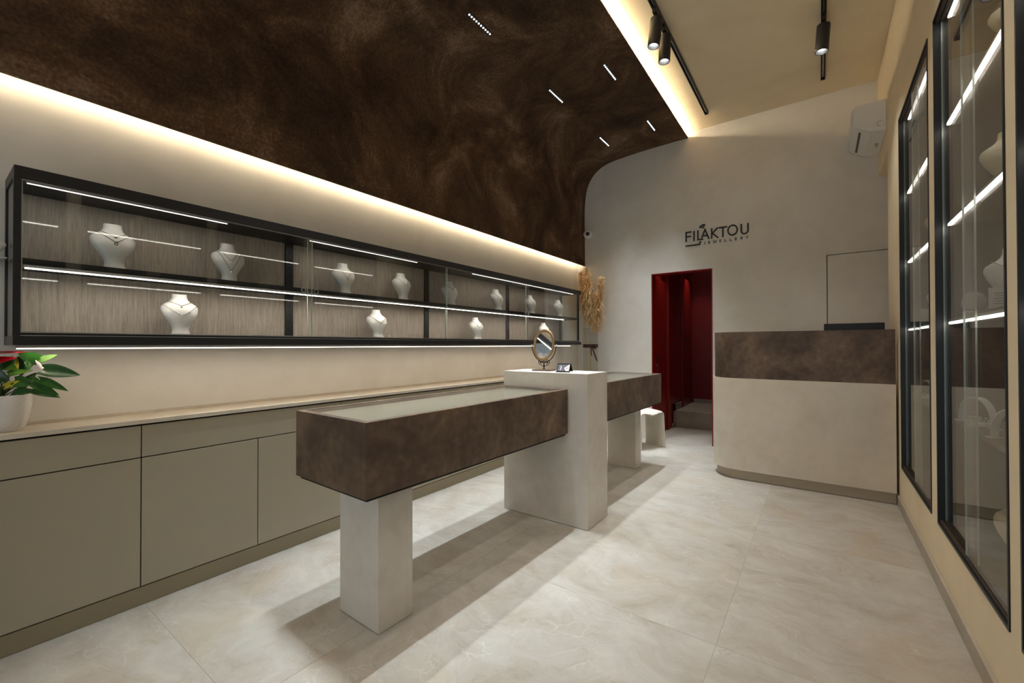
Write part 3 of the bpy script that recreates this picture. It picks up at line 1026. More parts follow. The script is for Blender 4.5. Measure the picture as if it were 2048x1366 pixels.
# ------------------------------------------------------------------ oval table mirror
mr = thing('table_mirror', 'oval bronze table mirror on a scrolled iron stand', 'mirror', (-1.652, 2.70, 1.0112), math.radians(4))
obj('base_plate', MB().box(-.075, .075, -.05, .05, 0, .010), M['wood_base'], mr, bevel=0.002)
obj('stem', MB().lathe([(.008, .010), (.005, .02), (.005, .075), (.004, .092)], 12), M['iron'], mr, smooth=40)
for s in (-1, 1):
    pts = []
    for k in range(34):
        a = -PI / 2 + (k / 33) * 2.6 * PI
        r = .022 - .0165 * k / 33
        pts.append((s * (.026 + r * math.cos(a) * -1 * -1), 0, .064 + r * math.sin(a)))
    pts = [(s * .002, 0, .028), (s * .008, 0, .036)] + pts
    obj('scroll', MB().tube(pts, .0028, 6), M['iron'], mr, smooth=60)
    obj('scroll_ball', MB().ball((s * .0255, 0, .064), .0055, 10, 7), M['iron'], mr, smooth=60)
MC, MA, MBB = .190, .088, .118
yoke = [(.099 * math.sin(a), 0, MC - .127 * math.cos(a)) for a in [(-PI / 2) + PI * k / 30 for k in range(31)]]
obj('yoke', MB().tube(yoke, .0035, 8), M['iron'], mr, smooth=60)
for s in (-1, 1):
    obj('pivot_knob', MB().ball((s * .102, 0, MC), .006, 10, 7), M['alu'], mr, smooth=60)
tiltm = Matrix.Translation((0, 0, MC)) @ Matrix.Rotation(math.radians(-9), 4, 'X')
fr = MB()
seg = 44; rr = 10
vs = []; fs = []
for k in range(seg):
    a = 2 * PI * k / seg
    for j in range(rr):
        b = 2 * PI * j / rr
        q = .0110 * math.cos(b)
        vs.append(((MA - .0110 + q) * math.cos(a), .006 * math.sin(b), (MBB - .0110 + q) * math.sin(a)))
for k in range(seg):
    for j in range(rr):
        fs.append((k * rr + j, ((k + 1) % seg) * rr + j, ((k + 1) % seg) * rr + (j + 1) % rr, k * rr + (j + 1) % rr))
obj('frame', fr.add(vs, fs, mat=tiltm), M['bronze'], mr, smooth=60)
vs = [((MA - .010) * math.cos(2 * PI * k / seg), -.002, (MBB - .010) * math.sin(2 * PI * k / seg)) for k in range(seg)]
vs += [(v[0], .002, v[2]) for v in vs]
fs = [tuple(range(seg)), tuple(range(2 * seg - 1, seg - 1, -1))] + [(k, seg + k, seg + (k + 1) % seg, (k + 1) % seg) for k in range(seg)]
obj('mirror_glass', MB().add(vs, fs, mat=tiltm), M['mirror'], mr)

# business card holder
ch = thing('card_holder', 'small black tent-shaped card holder beside the oval mirror', 'card holder', (-1.452, 2.648, 1.0112), math.radians(12))
def slab(y0, z0, y1, z1, th, x0, x1):
    d = Vector((0, y1 - y0, z1 - z0)).normalized(); nrm = Vector((0, -d.z, d.y)) * th
    pts = [(y0, z0), (y1, z1), (y1 + nrm.y, z1 + nrm.z), (y0 + nrm.y, z0 + nrm.z)]
    return MB().prism(pts, 'x', x0, x1)
obj('front_plate', slab(-.036, .003, 0, .058, .003, -.047, .047), M['acrylic_black'], ch)
obj('rear_plate', slab(.0015, .058, .042, .003, .003, -.047, .047), M['acrylic_black'], ch)
obj('card_lip', MB().box(-.050, .050, -.049, -.036, 0.0, .006), M['acrylic_black'], ch, bevel=0.001)
cd = thing('business_card', 'grey and pale pink business card leaning on the black holder', 'card', (-1.452, 2.648, 1.0112), math.radians(12))
def on_card(u, v, off):      # u across, v up the slope
    d = Vector((0, .036, .055)).normalized(); nrm = Vector((0, -d.z, d.y))
    p = Vector((0, -.036, .004)) + d * v + nrm * (.0034 + off)
    return (u, p.y, p.z)
def card_poly(uv, off, th=.0006):
    a = [on_card(u, v, off) for u, v in uv]; b = [on_card(u, v, off + th) for u, v in uv]; n_ = len(uv)
    return MB().add(a + b, [tuple(range(n_))[::-1], tuple(range(n_, 2 * n_))] + [(i, (i + 1) % n_, n_ + (i + 1) % n_, n_ + i) for i in range(n_)])
obj('card', card_poly([(-.042, .003), (.042, .003), (.042, .056), (-.042, .056)], 0.0), M['card_grey'], cd)
obj('pink_corner', card_poly([(.042, .003), (.042, .056), (.038, .056), (.004, .028), (.018, .003)], .0008, .0003), M['card_pink'], cd)
obj('emblem', card_poly([(-.024, .010), (-.018, .010), (-.014, .030), (-.019, .044), (-.024, .044), (-.020, .030)], .0008, .0003), M['card_pink'], cd)
pr = MB()
for v in (.024, .020, .030):
    q = card_poly([(.018, v), (.034, v), (.034, v + .0016), (.018, v + .0016)], .0013, .0002)
    pr.add(q.v, q.f)
o = obj('print_lines', pr, M['print_grey'], cd); o['kind'] = 'stuff'

# ------------------------------------------------------------------ reception counter
def counter_plan(ins, y_end=4.92):
    x1, fy, xl, r = XR - .016, 4.265 + ins, -.838 + ins, .235 - ins * .6
    pts = [(x1, fy)]
    cx, cy = xl + r, fy + r
    for k in range(13):
        a = -PI / 2 - (PI / 2) * k / 12
        pts.append((cx + r * math.cos(a), cy + r * math.sin(a)))
    pts.append((xl, y_end)); pts.append((x1, y_end))
    return pts[::-1]


ct = thing('reception_counter', 'rounded beige reception counter with a dark brown upper band', 'counter', (0, 4.265, 0))
SH = Matrix.Translation((0, -4.265, 0))
obj('plinth', MB().prism(counter_plan(.030), 'z', .002, .088, mat=SH), M['counter_plinth'], ct, smooth=30)
obj('body', MB().prism(counter_plan(0.0), 'z', .0885, .900, mat=SH), M['counter_beige'], ct, smooth=30)
o_ = counter_plan(.016)[::-1]; i_ = counter_plan(.062)[::-1]
vs = []; fs = []
nn = len(o_) - 1
path_o = o_[:nn]; path_i = i_[:nn]
for z in (.9005, 1.314):
    vs += [(p[0], p[1], z) for p in path_o] + [(p[0], p[1], z) for p in path_i]
m = nn
for k in range(m - 1):
    fs += [(k, k + 1, 2 * m + k + 1, 2 * m + k), (m + k + 1, m + k, 3 * m + k, 3 * m + k + 1), (2 * m + k, 2 * m + k + 1, 3 * m + k + 1, 3 * m + k), (k + 1, k, m + k, m + k + 1)]
fs += [(0, 2 * m, 3 * m, m), (m - 1, 2 * m - 1, 4 * m - 1, 3 * m - 1)]
ub = MB().add(vs, fs, mat=SH)
obj('upper_band', ub, M['oxide_board'], ct, smooth=30, weld=True)

mo = thing('monitor', 'black monitor showing just above the reception counter band', 'monitor', (.235, 4.72, .9005), math.radians(-1.5))
obj('bezel', MB().box(-.205, .205, -.012, .012, .22, .484), M['black'], mo, bevel=0.006)
obj('screen', MB().box(-.195, .195, .0122, .0135, .232, .475), M['screen'], mo)
obj('back_bulge', MB().box(-.12, .12, -.045, -.0125, .27, .42), M['black'], mo, bevel=0.012)
obj('neck', MB().box(-.025, .025, -.075, -.046, .008, .36), M['black'], mo, bevel=0.004)
obj('stand_foot', MB().box(-.11, .11, -.11, .05, 0, .008), M['black'], mo, bevel=0.003)

# ------------------------------------------------------------------ shop sign
SG = thing('wall_sign', 'dark jewellery shop lettering with a small gem on the back wall', 'sign', (0, YB, 0))


def stroke(pts, w):
    """Flat ribbon of width w along 2-D points (x, z), mitred."""
    P = [Vector(p) for p in pts]
    L_, R_ = [], []
    n_ = len(P)
    for i in range(n_):
        d1 = (P[i] - P[i - 1]).normalized() if i > 0 else None
        d2 = (P[i + 1] - P[i]).normalized() if i < n_ - 1 else None
        if d1 is None: d1 = d2
        if d2 is None: d2 = d1
        n1 = Vector((-d1.y, d1.x)); n2 = Vector((-d2.y, d2.x))
        m_ = (n1 + n2)
        m_ = m_.normalized() if m_.length > 1e-6 else n1
        s_ = w / 2 / max(.4, m_.dot(n1))
        L_.append(P[i] + m_ * s_); R_.append(P[i] - m_ * s_)
    return L_, R_


def stroke_mesh(mb, pts, w, th=.010):
    L_, R_ = stroke(pts, w)
    n_ = len(L_)
    vs = [(p.x, -.002, p.y) for p in L_] + [(p.x, -.002, p.y) for p in R_] + [(p.x, -.002 - th, p.y) for p in L_] + [(p.x, -.002 - th, p.y) for p in R_]
    fs = []
    for i in range(n_ - 1):
        fs += [(i, i + 1, n_ + i + 1, n_ + i), (2 * n_ + i + 1, 2 * n_ + i, 3 * n_ + i, 3 * n_ + i + 1), (i + 1, i, 2 * n_ + i, 2 * n_ + i + 1), (n_ + i, n_ + i + 1, 3 * n_ + i + 1, 3 * n_ + i)]
    fs += [(0, n_, 3 * n_, 2 * n_), (n_ - 1, 3 * n_ - 1, 4 * n_ - 1, 2 * n_ - 1)]
    mb.add(vs, fs)
    return mb


def letter(strokes, w, th=.010):
    b = MB()
    for s_ in strokes:
        stroke_mesh(b, s_, w, th)
    return obj('letter', b, M['sign'], SG)


zb, zt = 2.458, 2.580
w = .0150
hw = w / 2
letter([[(-1.322, zb), (-1.322, zt - hw), (-1.260, zt - hw)], [(-1.322, 2.519), (-1.265, 2.519)]], w)
letter([[(-1.230, zb), (-1.230, zt)]], w)
letter([[(-1.186, zt), (-1.186, zb + hw), (-1.128, zb + hw)]], w)
letter([[(-1.145, 2.480), (-1.106, zt), (-1.062, zb)], [(-1.124, 2.503), (-1.080, 2.503)]], w)
letter([[(-1.033, zb), (-1.033, zt)], [(-.967, zt), (-1.026, 2.519), (-.962, zb)]], w)
letter([[(-.958, zt - hw), (-.868, zt - hw)], [(-.913, zt - hw), (-.913, zb)]], w)
letter([[(-.811 + .048 * math.cos(a), 2.5235 + .057 * math.sin(a)) for a in [2 * PI * k / 40 for k in range(41)]]], w)
letter([[(-.722, zt), (-.722, 2.505)] + [(-.688 + .034 * math.cos(a), 2.500 + .036 * math.sin(a)) for a in [PI + PI * k / 16 for k in range(17)]] + [(-.654, 2.505), (-.654, zt)]], w)
b = MB(); stroke_mesh(b, [(-1.329, 2.408), (-1.170, 2.408), (-1.155, 2.444)], w)
obj('underline_tick', b, M['sign'], SG)
# the gem above the A
g = MB()
GO = Vector((-1.126, 2.597)); ga = math.radians(24)
def gp(u, v): return (GO.x + u * math.cos(ga) - v * math.sin(ga), GO.y + u * math.sin(ga) + v * math.cos(ga))
W_ = .0042
for s_ in ([(-.036, .028), (-.022, .042), (.022, .042), (.036, .028), (0, 0), (-.036, .028), (.036, .028)], [(-.014, .028), (0, 0), (.014, .028), (.006, .042)], [(-.022, .042), (-.014, .028), (-.002, .042), (.014, .028), (.022, .042)]):
    stroke_mesh(g, [gp(*q) for q in s_], W_)
obj('gem', g, M['sign'], SG)
# small word
sz0, sz1 = 2.403, 2.433
hh = sz1 - sz0
def J(x): return [[(x - .009, sz0 + .003), (x - .004, sz0), (x + .002, sz0 + .002), (x + .004, sz0 + .009), (x + .004, sz1)]]
def E(x): return [[(x + .010, sz1 - .002), (x - .008, sz1 - .002), (x - .008, sz0 + .002), (x + .010, sz0 + .002)], [(x - .008, (sz0 + sz1) / 2), (x + .008, (sz0 + sz1) / 2)]]
def Wl(x): return [[(x - .018, sz1), (x - .009, sz0), (x, sz1), (x + .009, sz0), (x + .018, sz1)]]
def Ll(x): return [[(x - .008, sz1), (x - .008, sz0 + .002), (x + .010, sz0 + .002)]]
def Rl(x): return [[(x - .009, sz0), (x - .009, sz1 - .002), (x + .003, sz1 - .002), (x + .008, sz1 - .006), (x + .008, sz1 - .012), (x + .003, sz1 - .016), (x - .009, sz1 - .016)], [(x + .001, sz1 - .016), (x + .010, sz0)]]
def Yl(x): return [[(x - .013, sz1), (x, sz0 + .014), (x + .013, sz1)], [(x, sz0 + .014), (x, sz0)]]
for fn, x in ((J, -1.113), (E, -1.062), (Wl, -1.001), (E, -.940), (Ll, -.885), (Ll, -.831), (E, -.777), (Rl, -.719), (Yl, -.664)):
    letter(fn(x), .0048, .006)

# ------------------------------------------------------------------ air conditioner
AX, AY = XR - .001, 4.83
ac = thing('air_conditioner', 'white wall-mounted air conditioner high on the vitrine wall', 'air conditioner', (AX, AY, 3.04))
pf = [(0, .268), (-.190, .268), (-.212, .258), (-.222, .238), (-.222, .100), (-.214, .084), (-.100, .014), (0, .002)]
obj('casing', MB().prism(pf, 'y', 0.004, .640), M['ac'], ac, bevel=0.004)
obj('front_panel', MB().prism([(-.2235, .244), (-.2235, .098), (-.229, .100), (-.231, .12), (-.230, .236)], 'y', .010, .634), M['ac'], ac, bevel=0.002)
def under(t, y, off=0.0015):     # point on the sloped underside, t from front to wall
    return (-.214 + .114 * t + off * -.52, y, .084 - .070 * t - off * .85)
lv = MB()
p = [under(.30, .09), under(.30, .58), under(.44, .58), under(.44, .09)]
p2 = [(a, b_, c - .003) for a, b_, c in p]
lv.add(p + p2, [(0, 1, 2, 3), (7, 6, 5, 4), (0, 4, 5, 1), (1, 5, 6, 2), (2, 6, 7, 3), (3, 7, 4, 0)])
obj('air_slot', lv, M['ac_dark'], ac)
p = [under(.50, .03), under(.50, .62), under(.98, .62), under(.98, .03)]
p2 = [(a - .001, b_, c - .003) for a, b_, c in p]
obj('louver', MB().add(p + p2, [(0, 1, 2, 3), (7, 6, 5, 4), (0, 4, 5, 1), (1, 5, 6, 2), (2, 6, 7, 3), (3, 7, 4, 0)]), M['ac'], ac)
pm = MB()
def flat_under(x0, x1, y0, y1):
    pm.box(x0, x1, y0, y1, 0, .0008)
for (x, yy, l_) in ((-.052, .30, .05), (-.045, .30, .09), (-.037, .30, .11), (-.030, .31, .08)):
    z = .014 - .012 * ((x + .1) / .1)
    pm.box(x, x + .004, yy, yy + l_, z - .0016, z - .0006)
o = obj('rating_print', pm, M['print_grey'], ac); o['kind'] = 'stuff'
cg = [(-.040 + .022 * math.cos(a), .0030, .066 + .022 * math.sin(a)) for a in [PI * .35 + PI * 1.2 * k / 14 for k in range(15)]]
obj('pipe_knockout', MB().tube(cg, .0012, 5), M['ac_dark'], ac)

# ------------------------------------------------------------------ security camera
sc_ = thing('security_camera', 'small white dome security camera in the corner beside the canopy', 'camera', (-2.608, YB, 2.735))
obj('mount', MB().lathe([(.044, 0), (.044, .010), (.034, .016)], 24, mat=Matrix.Rotation(PI / 2, 4, 'X')), M['white'], sc_, smooth=40)
obj('dome', MB().ball((0, -.068, 0), .060, 24, 14), M['ac'], sc_, smooth=60)
AIM = Matrix.Translation((0, -.068, 0)) @ Matrix.Rotation(math.radians(24), 4, 'Z') @ Matrix.Rotation(math.radians(97), 4, 'X')
obj('lens_ring', MB().lathe([(.027, .050), (.027, .0575), (.022, .060)], 22, mat=AIM), M['black'], sc_, smooth=40)
obj('lens', MB().lathe([(.013, .0585), (.012, .0615)], 18, mat=AIM), M['screen'], sc_, smooth=40)

# ------------------------------------------------------------------ moulded stool
stl = thing('stool', 'white moulded arch stool between the far table and the doorway', 'stool', (-1.70, 5.03, 0), math.radians(-28))
N = 15; Wst = .30; Lst = .34
path = []
for k in range(41):
    t_ = k / 40
    # arch in local (y, z): rises, rounds over, dips slightly, comes down
    if t_ < .36:
        q = t_ / .36
        path.append((-Lst / 2 - .012 * (1 - q), q * .36))
    elif t_ > .64:
        q = (1 - t_) / .36
        path.append((Lst / 2 + .012 * (1 - q), q * .36))
    else:
        q = (t_ - .36) / .28
        a = PI - PI * q
        path.append((Lst / 2 * math.copysign(abs(math.cos(a)) ** .45, math.cos(a)), .36 + .065 * (math.sin(a) ** .5)))
vs = []; fs = []
TH = .030
for i, (yy, zz) in enumerate(path):
    a = Vector(path[max(i - 1, 0)]); b = Vector(path[min(i + 1, len(path) - 1)])
    d = (b - a).normalized(); nr = Vector((d.y, -d.x))
    mid = max(0.0, 1 - abs(yy) / (Lst / 2)) if zz > .3 else 0
    for side in (0, 1):
        for k in range(N):
            u = -1 + 2 * k / (N - 1)
            wv = Wst / 2 * (1 + .04 * (1 - zz / .42))
            edge = (1 - u ** 6) ** .5 if abs(u) < 1 else 0
            th = TH * (.35 + .65 * edge)
            dip = -.040 * mid * (abs(u) ** 2) * 1.0 + (.0)
            off = (th / 2) * (1 if side else -1)
            vs.append((u * wv, yy + nr.x * off, max(0.0, zz + nr.y * off + dip) if 0 < i < len(path) - 1 else max(0.0015, zz)))
m = len(path)
def ix(i, side, k): return (i * 2 + side) * N + k
for i in range(m - 1):
    for k in range(N - 1):
        fs.append((ix(i, 0, k), ix(i + 1, 0, k), ix(i + 1, 0, k + 1), ix(i, 0, k + 1)))
        fs.append((ix(i, 1, k + 1), ix(i + 1, 1, k + 1), ix(i + 1, 1, k), ix(i, 1, k)))
    fs.append((ix(i, 1, 0), ix(i + 1, 1, 0), ix(i + 1, 0, 0), ix(i, 0, 0)))
    fs.append((ix(i, 0, N - 1), ix(i + 1, 0, N - 1), ix(i + 1, 1, N - 1), ix(i, 1, N - 1)))
for k in range(N - 1):
    fs.append((ix(0, 0, k), ix(0, 0, k + 1), ix(0, 1, k + 1), ix(0, 1, k)))
    fs.append((ix(m - 1, 0, k + 1), ix(m - 1, 0, k), ix(m - 1, 1, k), ix(m - 1, 1, k + 1)))
obj('shell', MB().add(vs, fs), M['stool'], stl, smooth=50)

# ------------------------------------------------------------------ vase with pampas grass
VX, VY = -2.500, 5.28
va = thing('glass_vase', 'tall clear glass cylinder vase with a dark ribbon in the corner', 'vase', (VX, VY, 0))
b = MB().lathe([(.098, 0.001), (.098, 1.43), (.092, 1.43), (.092, .02)], 36, cap=False)
obj('cylinder', b, M['vase_glass'], va, smooth=40)
obj('foot', MB().lathe([(.091, .003), (.091, .018)], 30), M['vase_glass'], va)
rb = thing('ribbon', 'dark burgundy ribbon tied in a bow around the vase', 'ribbon', (VX, VY, 1.165))
b = MB().lathe([(.1005, 0), (.1005, .045), (.1025, .045), (.1025, 0)], 36, cap=False)
obj('band', b, M['ribbon'], rb, smooth=40)
def ribbon_strip(pts, w_):
    vs = []; fs = []
    for i, p in enumerate(pts):
        p = Vector(p)
        vs += [p + Vector((0, 0, w_ / 2)), p - Vector((0, 0, w_ / 2)), p + Vector((.003, -.003, w_ / 2)), p + Vector((.003, -.003, -w_ / 2))]
    for i in range(len(pts) - 1):
        a = i * 4; c = a + 4
        fs += [(a, a + 1, c + 1, c), (a + 2, c + 2, c + 3, a + 3), (a, c, c + 2, a + 2), (a + 1, a + 3, c + 3, c + 1)]
    fs += [(0, 2, 3, 1), (len(pts) * 4 - 4, len(pts) * 4 - 3, len(pts) * 4 - 1, len(pts) * 4 - 2)]
    return MB().add(vs, fs)
kn = Vector((.060, -.088, .022))
for s in (-1, 1):
    lp = [kn + Vector((s * .085 * math.sin(PI * t) * (1.0 - .3 * t), -.014 - .03 * math.sin(2 * PI * t) * .7 - .01 * math.sin(PI * t), -.022 * math.sin(PI * t) - s * .010 * math.sin(PI * t))) for t in [k / 14 for k in range(15)]]
    obj('bow_loop', ribbon_strip(lp, .028), M['ribbon'], rb, smooth=50)
obj('knot', MB().ball(tuple(kn + Vector((0, -.014, 0))), .016, 10, 7, sz=1.2), M['ribbon'], rb, smooth=60)
obj('tail', MB().prism([(.060, .020), (.078, .014), (.120, -.085), (.155, -.185), (.128, -.165), (.095, -.085)], 'y', -.108, -.105), M['ribbon'], rb)
obj('tail', MB().prism([(.055, .018), (.070, .016), (.066, -.060), (.078, -.120), (.058, -.095), (.050, -.050)], 'y', -.111, -.108), M['ribbon'], rb)


def pampas(base, bend, tip, plume_len, rad, nb, label, seed):
    rn = random.Random(seed)
    B_, M_, T_ = Vector(base), Vector(bend), Vector(tip)
    t = thing('pampas_stem', label, 'dried grass', base, 0, 'dried pampas grass stems in the tall vase')
    def P(u):
        return (B_ * (1 - u) ** 2 + M_ * 2 * u * (1 - u) + T_ * u * u) - B_
    full = (T_ - B_).length
    obj('stalk', MB().tube([P(k / 20) for k in range(21)], [.0042 - .003 * k / 20 for k in range(21)], 6), M['pampas_stalk'], t, smooth=60)
    u0 = 1 - plume_len / full
    vs = []; fs = []
    for k in range(nb):
        u = u0 + (1 - u0) * (rn.random() ** .85) * .97
        rel = (u - u0) / (1 - u0)
        p = P(u)
        ax = (P(min(1, u + .02)) - P(u - .02)).normalized()
        o1 = ax.orthogonal().normalized(); o2 = ax.cross(o1)
        a = rn.random() * 2 * PI
        out = (o1 * math.cos(a) + o2 * math.sin(a))
        L_ = rad * (1.55 if rel > .12 else 1.2) * (.55 + .6 * rn.random()) * (1.08 - .68 * rel)
        spread = .45 + .40 * rn.random()
        w_ = .0020 + .0016 * rn.random()
        side = ax.cross(out).normalized() * w_
        c = []
        for j in range(4):
            v = j / 3
            q = p + ax * (L_ * v * (1.05 - .5 * v * rn.random())) + out * (L_ * spread * v) + Vector((0, 0, -1)) * (L_ * .75 * v * v * (1 - .5 * rel))
            c.append(q)
        o_ = len(vs)
        for j in range(4):
            sw = side * (1 - .75 * j / 3) * 1.5
            vs += [c[j] - sw, c[j] + sw]
        for j in range(3):
            fs.append((o_ + 2 * j, o_ + 2 * j + 1, o_ + 2 * j + 3, o_ + 2 * j + 2))
    pl = obj('plume', MB().add(vs, fs), M['pampas'], t)
    pl['kind'] = 'stuff'


pampas((-2.47, 5.25, .02), (-2.50, 5.27, 1.2), (-2.52, 5.235, 2.13), .72, .150, 1900, 'fullest pampas plume in front, centred over the vase', 1)
pampas((-2.54, 5.31, .02), (-2.54, 5.28, 1.2), (-2.655, 5.30, 2.19), .62, .115, 1300, 'pampas plume leaning left behind the case end', 2)
pampas((-2.45, 5.30, .02), (-2.52, 5.31, 1.2), (-2.575, 5.31, 2.235), .62, .105, 1300, 'tallest pampas plume rising under the canopy edge', 3)
pampas((-2.55, 5.27, .02), (-2.46, 5.28, 1.0), (-2.305, 5.20, 2.075), .72, .135, 1600, 'pampas plume leaning right towards the doorway', 4)
pampas((-2.50, 5.24, .02), (-2.50, 5.25, 1.1), (-2.40, 5.22, 1.85), .52, .125, 1100, 'short drooping pampas plume low on the right', 5)

# ------------------------------------------------------------------ potted anthurium
PX, PY, PZ0 = -2.668, .197, .8585
pt = thing('potted_plant', 'potted red anthurium in a white diamond-relief pot on the worktop', 'potted plant', (PX, PY, PZ0))
prof = [(.058, 0), (.066, .012), (.074, .035), (.081, .065), (.0855, .095), (.0865, .12), (.0855, .146)]
pp = catmull(prof, 6)
segs = 96
vs = []; fs = []
for r, z in pp:
    for k in range(segs):
        a = 2 * PI * k / segs
        q = abs(((k / segs * 24 + z * 60) % 1) - .5) + abs(((k / segs * 24 - z * 60) % 1) - .5)
        rr_ = r + (.0048 * (q - .5) if .012 < z < .140 else 0)
        vs.append((rr_ * math.cos(a), rr_ * math.sin(a), z))
m = len(pp)
inner = [(.0815, .146), (.079, .125)]
for r, z in inner:
    for k in range(segs):
        a = 2 * PI * k / segs
        vs.append((r * math.cos(a), r * math.sin(a), z))
m2 = m + 2
for i in range(m2 - 1):
    for k in range(segs):
        a = i * segs + k; b_ = i * segs + (k + 1) % segs
        fs.append((a, b_, b_ + segs, a + segs))
fs.append(tuple(range(segs))[::-1])
obj('pot', MB().add(vs, fs), M['white_gloss'], pt, smooth=30)
obj('soil', MB().lathe([(.079, .118), (.078, .127)], 30), M['soil'], pt)


def leaf_mesh(L_, W_, fold=.25, droop=.25, heart=.18):
    """Heart-shaped blade from base at origin along +x, curved down, folded along its midrib."""
    nu, nv = 11, 7
    vs = []; fs = []
    for i in range(nu):
        u = i / (nu - 1)
        if u < .25:
            hw_ = W_ / 2 * (0.62 + .38 * math.sin(u / .25 * PI / 2))
        else:
            q = (u - .25) / .75
            hw_ = W_ / 2 * max(0.0, (1 - q ** 1.55)) ** .9
        if i == nu - 1: hw_ = .0006
        for j in range(nv):
            v = -1 + 2 * j / (nv - 1)
            x = L_ * (u - heart * abs(v) * (1 - u) ** 4)
            y = hw_ * v
            z = -droop * L_ * u * u + fold * abs(y) * (1 - .3 * u) + .0018 * math.cos(v * 9) * (1 - u)
            vs.append((x, y, z))
    n0 = len(vs)
    vs2 = [(x, y, z - .0012) for x, y, z in vs]
    for i in range(nu - 1):
        for j in range(nv - 1):
            a = i * nv + j
            fs.append((a, a + nv, a + nv + 1, a + 1))
            fs.append((n0 + a + 1, n0 + a + nv + 1, n0 + a + nv, n0 + a))
    ring = [j for j in range(nv)] + [i * nv + nv - 1 for i in range(1, nu)] + [(nu - 1) * nv + j for j in range(nv - 2, -1, -1)] + [i * nv for i in range(nu - 2, 0, -1)]
    for a, b_ in zip(ring, ring[1:] + ring[:1]):
        fs.append((a, b_, n0 + b_, n0 + a))
    return MB().add(vs + vs2, fs)


def place_leaf(p0, p1, W_, mat_, roll=0.0, fold=.25, droop=.2, name='leaf', root=None, stem=True):
    a = Vector(p0); b_ = Vector(p1)
    d = (b_ - a); L_ = d.length; d.normalize()
    up = Vector((0, 0, 1))
    y = up.cross(d)
    y = y.normalized() if y.length > .05 else Vector((0, 1, 0))
    z = d.cross(y)
    R = Matrix((d, y, z)).transposed().to_4x4() @ Matrix.Rotation(roll, 4, 'X')
    Mx = Matrix.Translation(a - Vector((PX, PY, PZ0))) @ R
    lm = leaf_mesh(L_ * 1.04, W_, fold, droop)
    b2 = MB().add(lm.v, lm.f, mat=Mx)
    o = obj(name, b2, M[mat_], pt, smooth=60)
    if stem:
        rt_ = Vector(root) if root else Vector((PX + random.uniform(-.02, .03), PY + random.uniform(-.02, .02), PZ0 + .12))
        mid = (rt_ + a) / 2 + Vector((0, 0, .018))
        pts = []
        for k in range(9):
            u = k / 8
            pts.append(rt_ * (1 - u) ** 2 + mid * 2 * u * (1 - u) + a * u * u - Vector((PX, PY, PZ0)))
        obj('stem', MB().tube(pts, .0019, 6), M['stem'], pt, smooth=60)
    return o


# leaf base -> leaf tip (metres in the room), width, shade
LEAVES = [
    ((-2.575, .305, 1.100), (-2.560, .405, 1.080), .060, 'leaf_dark', .5, .35, .10),
    ((-2.605, .292, 1.140), (-2.600, .238, 1.172), .050, 'leaf_mid', .9, .2, .1),
    ((-2.605, .292, 1.140), (-2.585, .340, 1.163), .030, 'leaf_bright', .7, .2, .05),
    ((-2.600, .262, 1.110), (-2.610, .266, 1.155), .026, 'leaf_mid', .6, .3, .1),
    ((-2.600, .230, 1.060), (-2.590, .272, 1.045), .050, 'leaf_mid', 1.0, .25, .1),
    ((-2.595, .268, 1.065), (-2.590, .296, 1.058), .026, 'leaf_mid', .8, .3, .1),
    ((-2.590, .297, 1.060), (-2.570, .372, 1.018), .034, 'leaf_mid', .7, .35, .28),
    ((-2.595, .278, 1.045), (-2.580, .348, 1.000), .034, 'leaf_mid', .7, .35, .22),
    ((-2.605, .234, 1.018), (-2.590, .285, 1.018), .030, 'leaf_mid', .9, .25, .1),
    ((-2.595, .280, 1.014), (-2.580, .350, .988), .026, 'leaf_mid', .7, .35, .15),
    ((-2.615, .215, 1.090), (-2.585, .268, 1.105), .028, 'leaf_bright', .3, .3, .15),
    ((-2.640, .235, 1.150), (-2.640, .250, 1.085), .040, 'leaf_dark', .5, .3, .1),
    ((-2.590, .165, 1.090), (-2.555, .205, 1.070), .060, 'leaf_dark', .7, .3, .2),
    ((-2.600, .180, 1.120), (-2.560, .215, 1.140), .055, 'leaf_dark', .9, .3, .2),
    ((-2.630, .195, 1.135), (-2.600, .228, 1.110), .050, 'leaf_bright', .9, .2, .2),
    ((-2.620, .225, 1.100), (-2.625, .236, 1.150), .026, 'leaf_yellow', .3, .3, .1),
    ((-2.610, .205, 1.040), (-2.590, .235, 1.062), .026, 'leaf_yellow', .6, .3, .1),
    ((-2.600, .175, 1.060), (-2.580, .190, 1.085), .030, 'leaf_yellow', .6, .3, .1),
    ((-2.690, .150, 1.090), (-2.720, .080, 1.105), .060, 'leaf_dark', .4, .3, .2),
    ((-2.650, .130, 1.060), (-2.620, .060, 1.050), .055, 'leaf_mid', .4, .3, .2),
    ((-2.700, .230, 1.100), (-2.740, .290, 1.120), .050, 'leaf_dark', .4, .3, .2),
    ((-2.690, .170, 1.150), (-2.720, .150, 1.200), .050, 'leaf_mid', .4, .3, .2),
    ((-2.600, .150, 1.030), (-2.560, .110, 1.020), .050, 'leaf_mid', .4, .3, .2),
    ((-2.640, .255, 1.040), (-2.640, .285, 1.090), .036, 'leaf_dark', .4, .3, .2)]
for a, b_, w_, mt, roll, fold, droop in LEAVES:
    place_leaf(a, b_, w_, mt, roll * .5 + .85, fold, droop)
for a, b_, w_, roll in (((-2.590, .165, 1.172), (-2.585, .252, 1.178), .060, .15), ((-2.580, .160, 1.140), (-2.575, .228, 1.155), .055, .5), ((-2.66, .11, 1.16), (-2.63, .05, 1.18), .06, .3)):
    fl = place_leaf(a, b_, w_, 'spathe', roll, .12, .02, 'flower')
    a_ = Vector(a) - Vector((PX, PY, PZ0))
    obj('spadix', MB().tube([a_ + Vector((.004, .012, .004)), a_ + Vector((.006, .016, .022)), a_ + Vector((.008, .018, .036))], [.0035, .0032, .0018], 8), M['spadix'], fl, smooth=60)
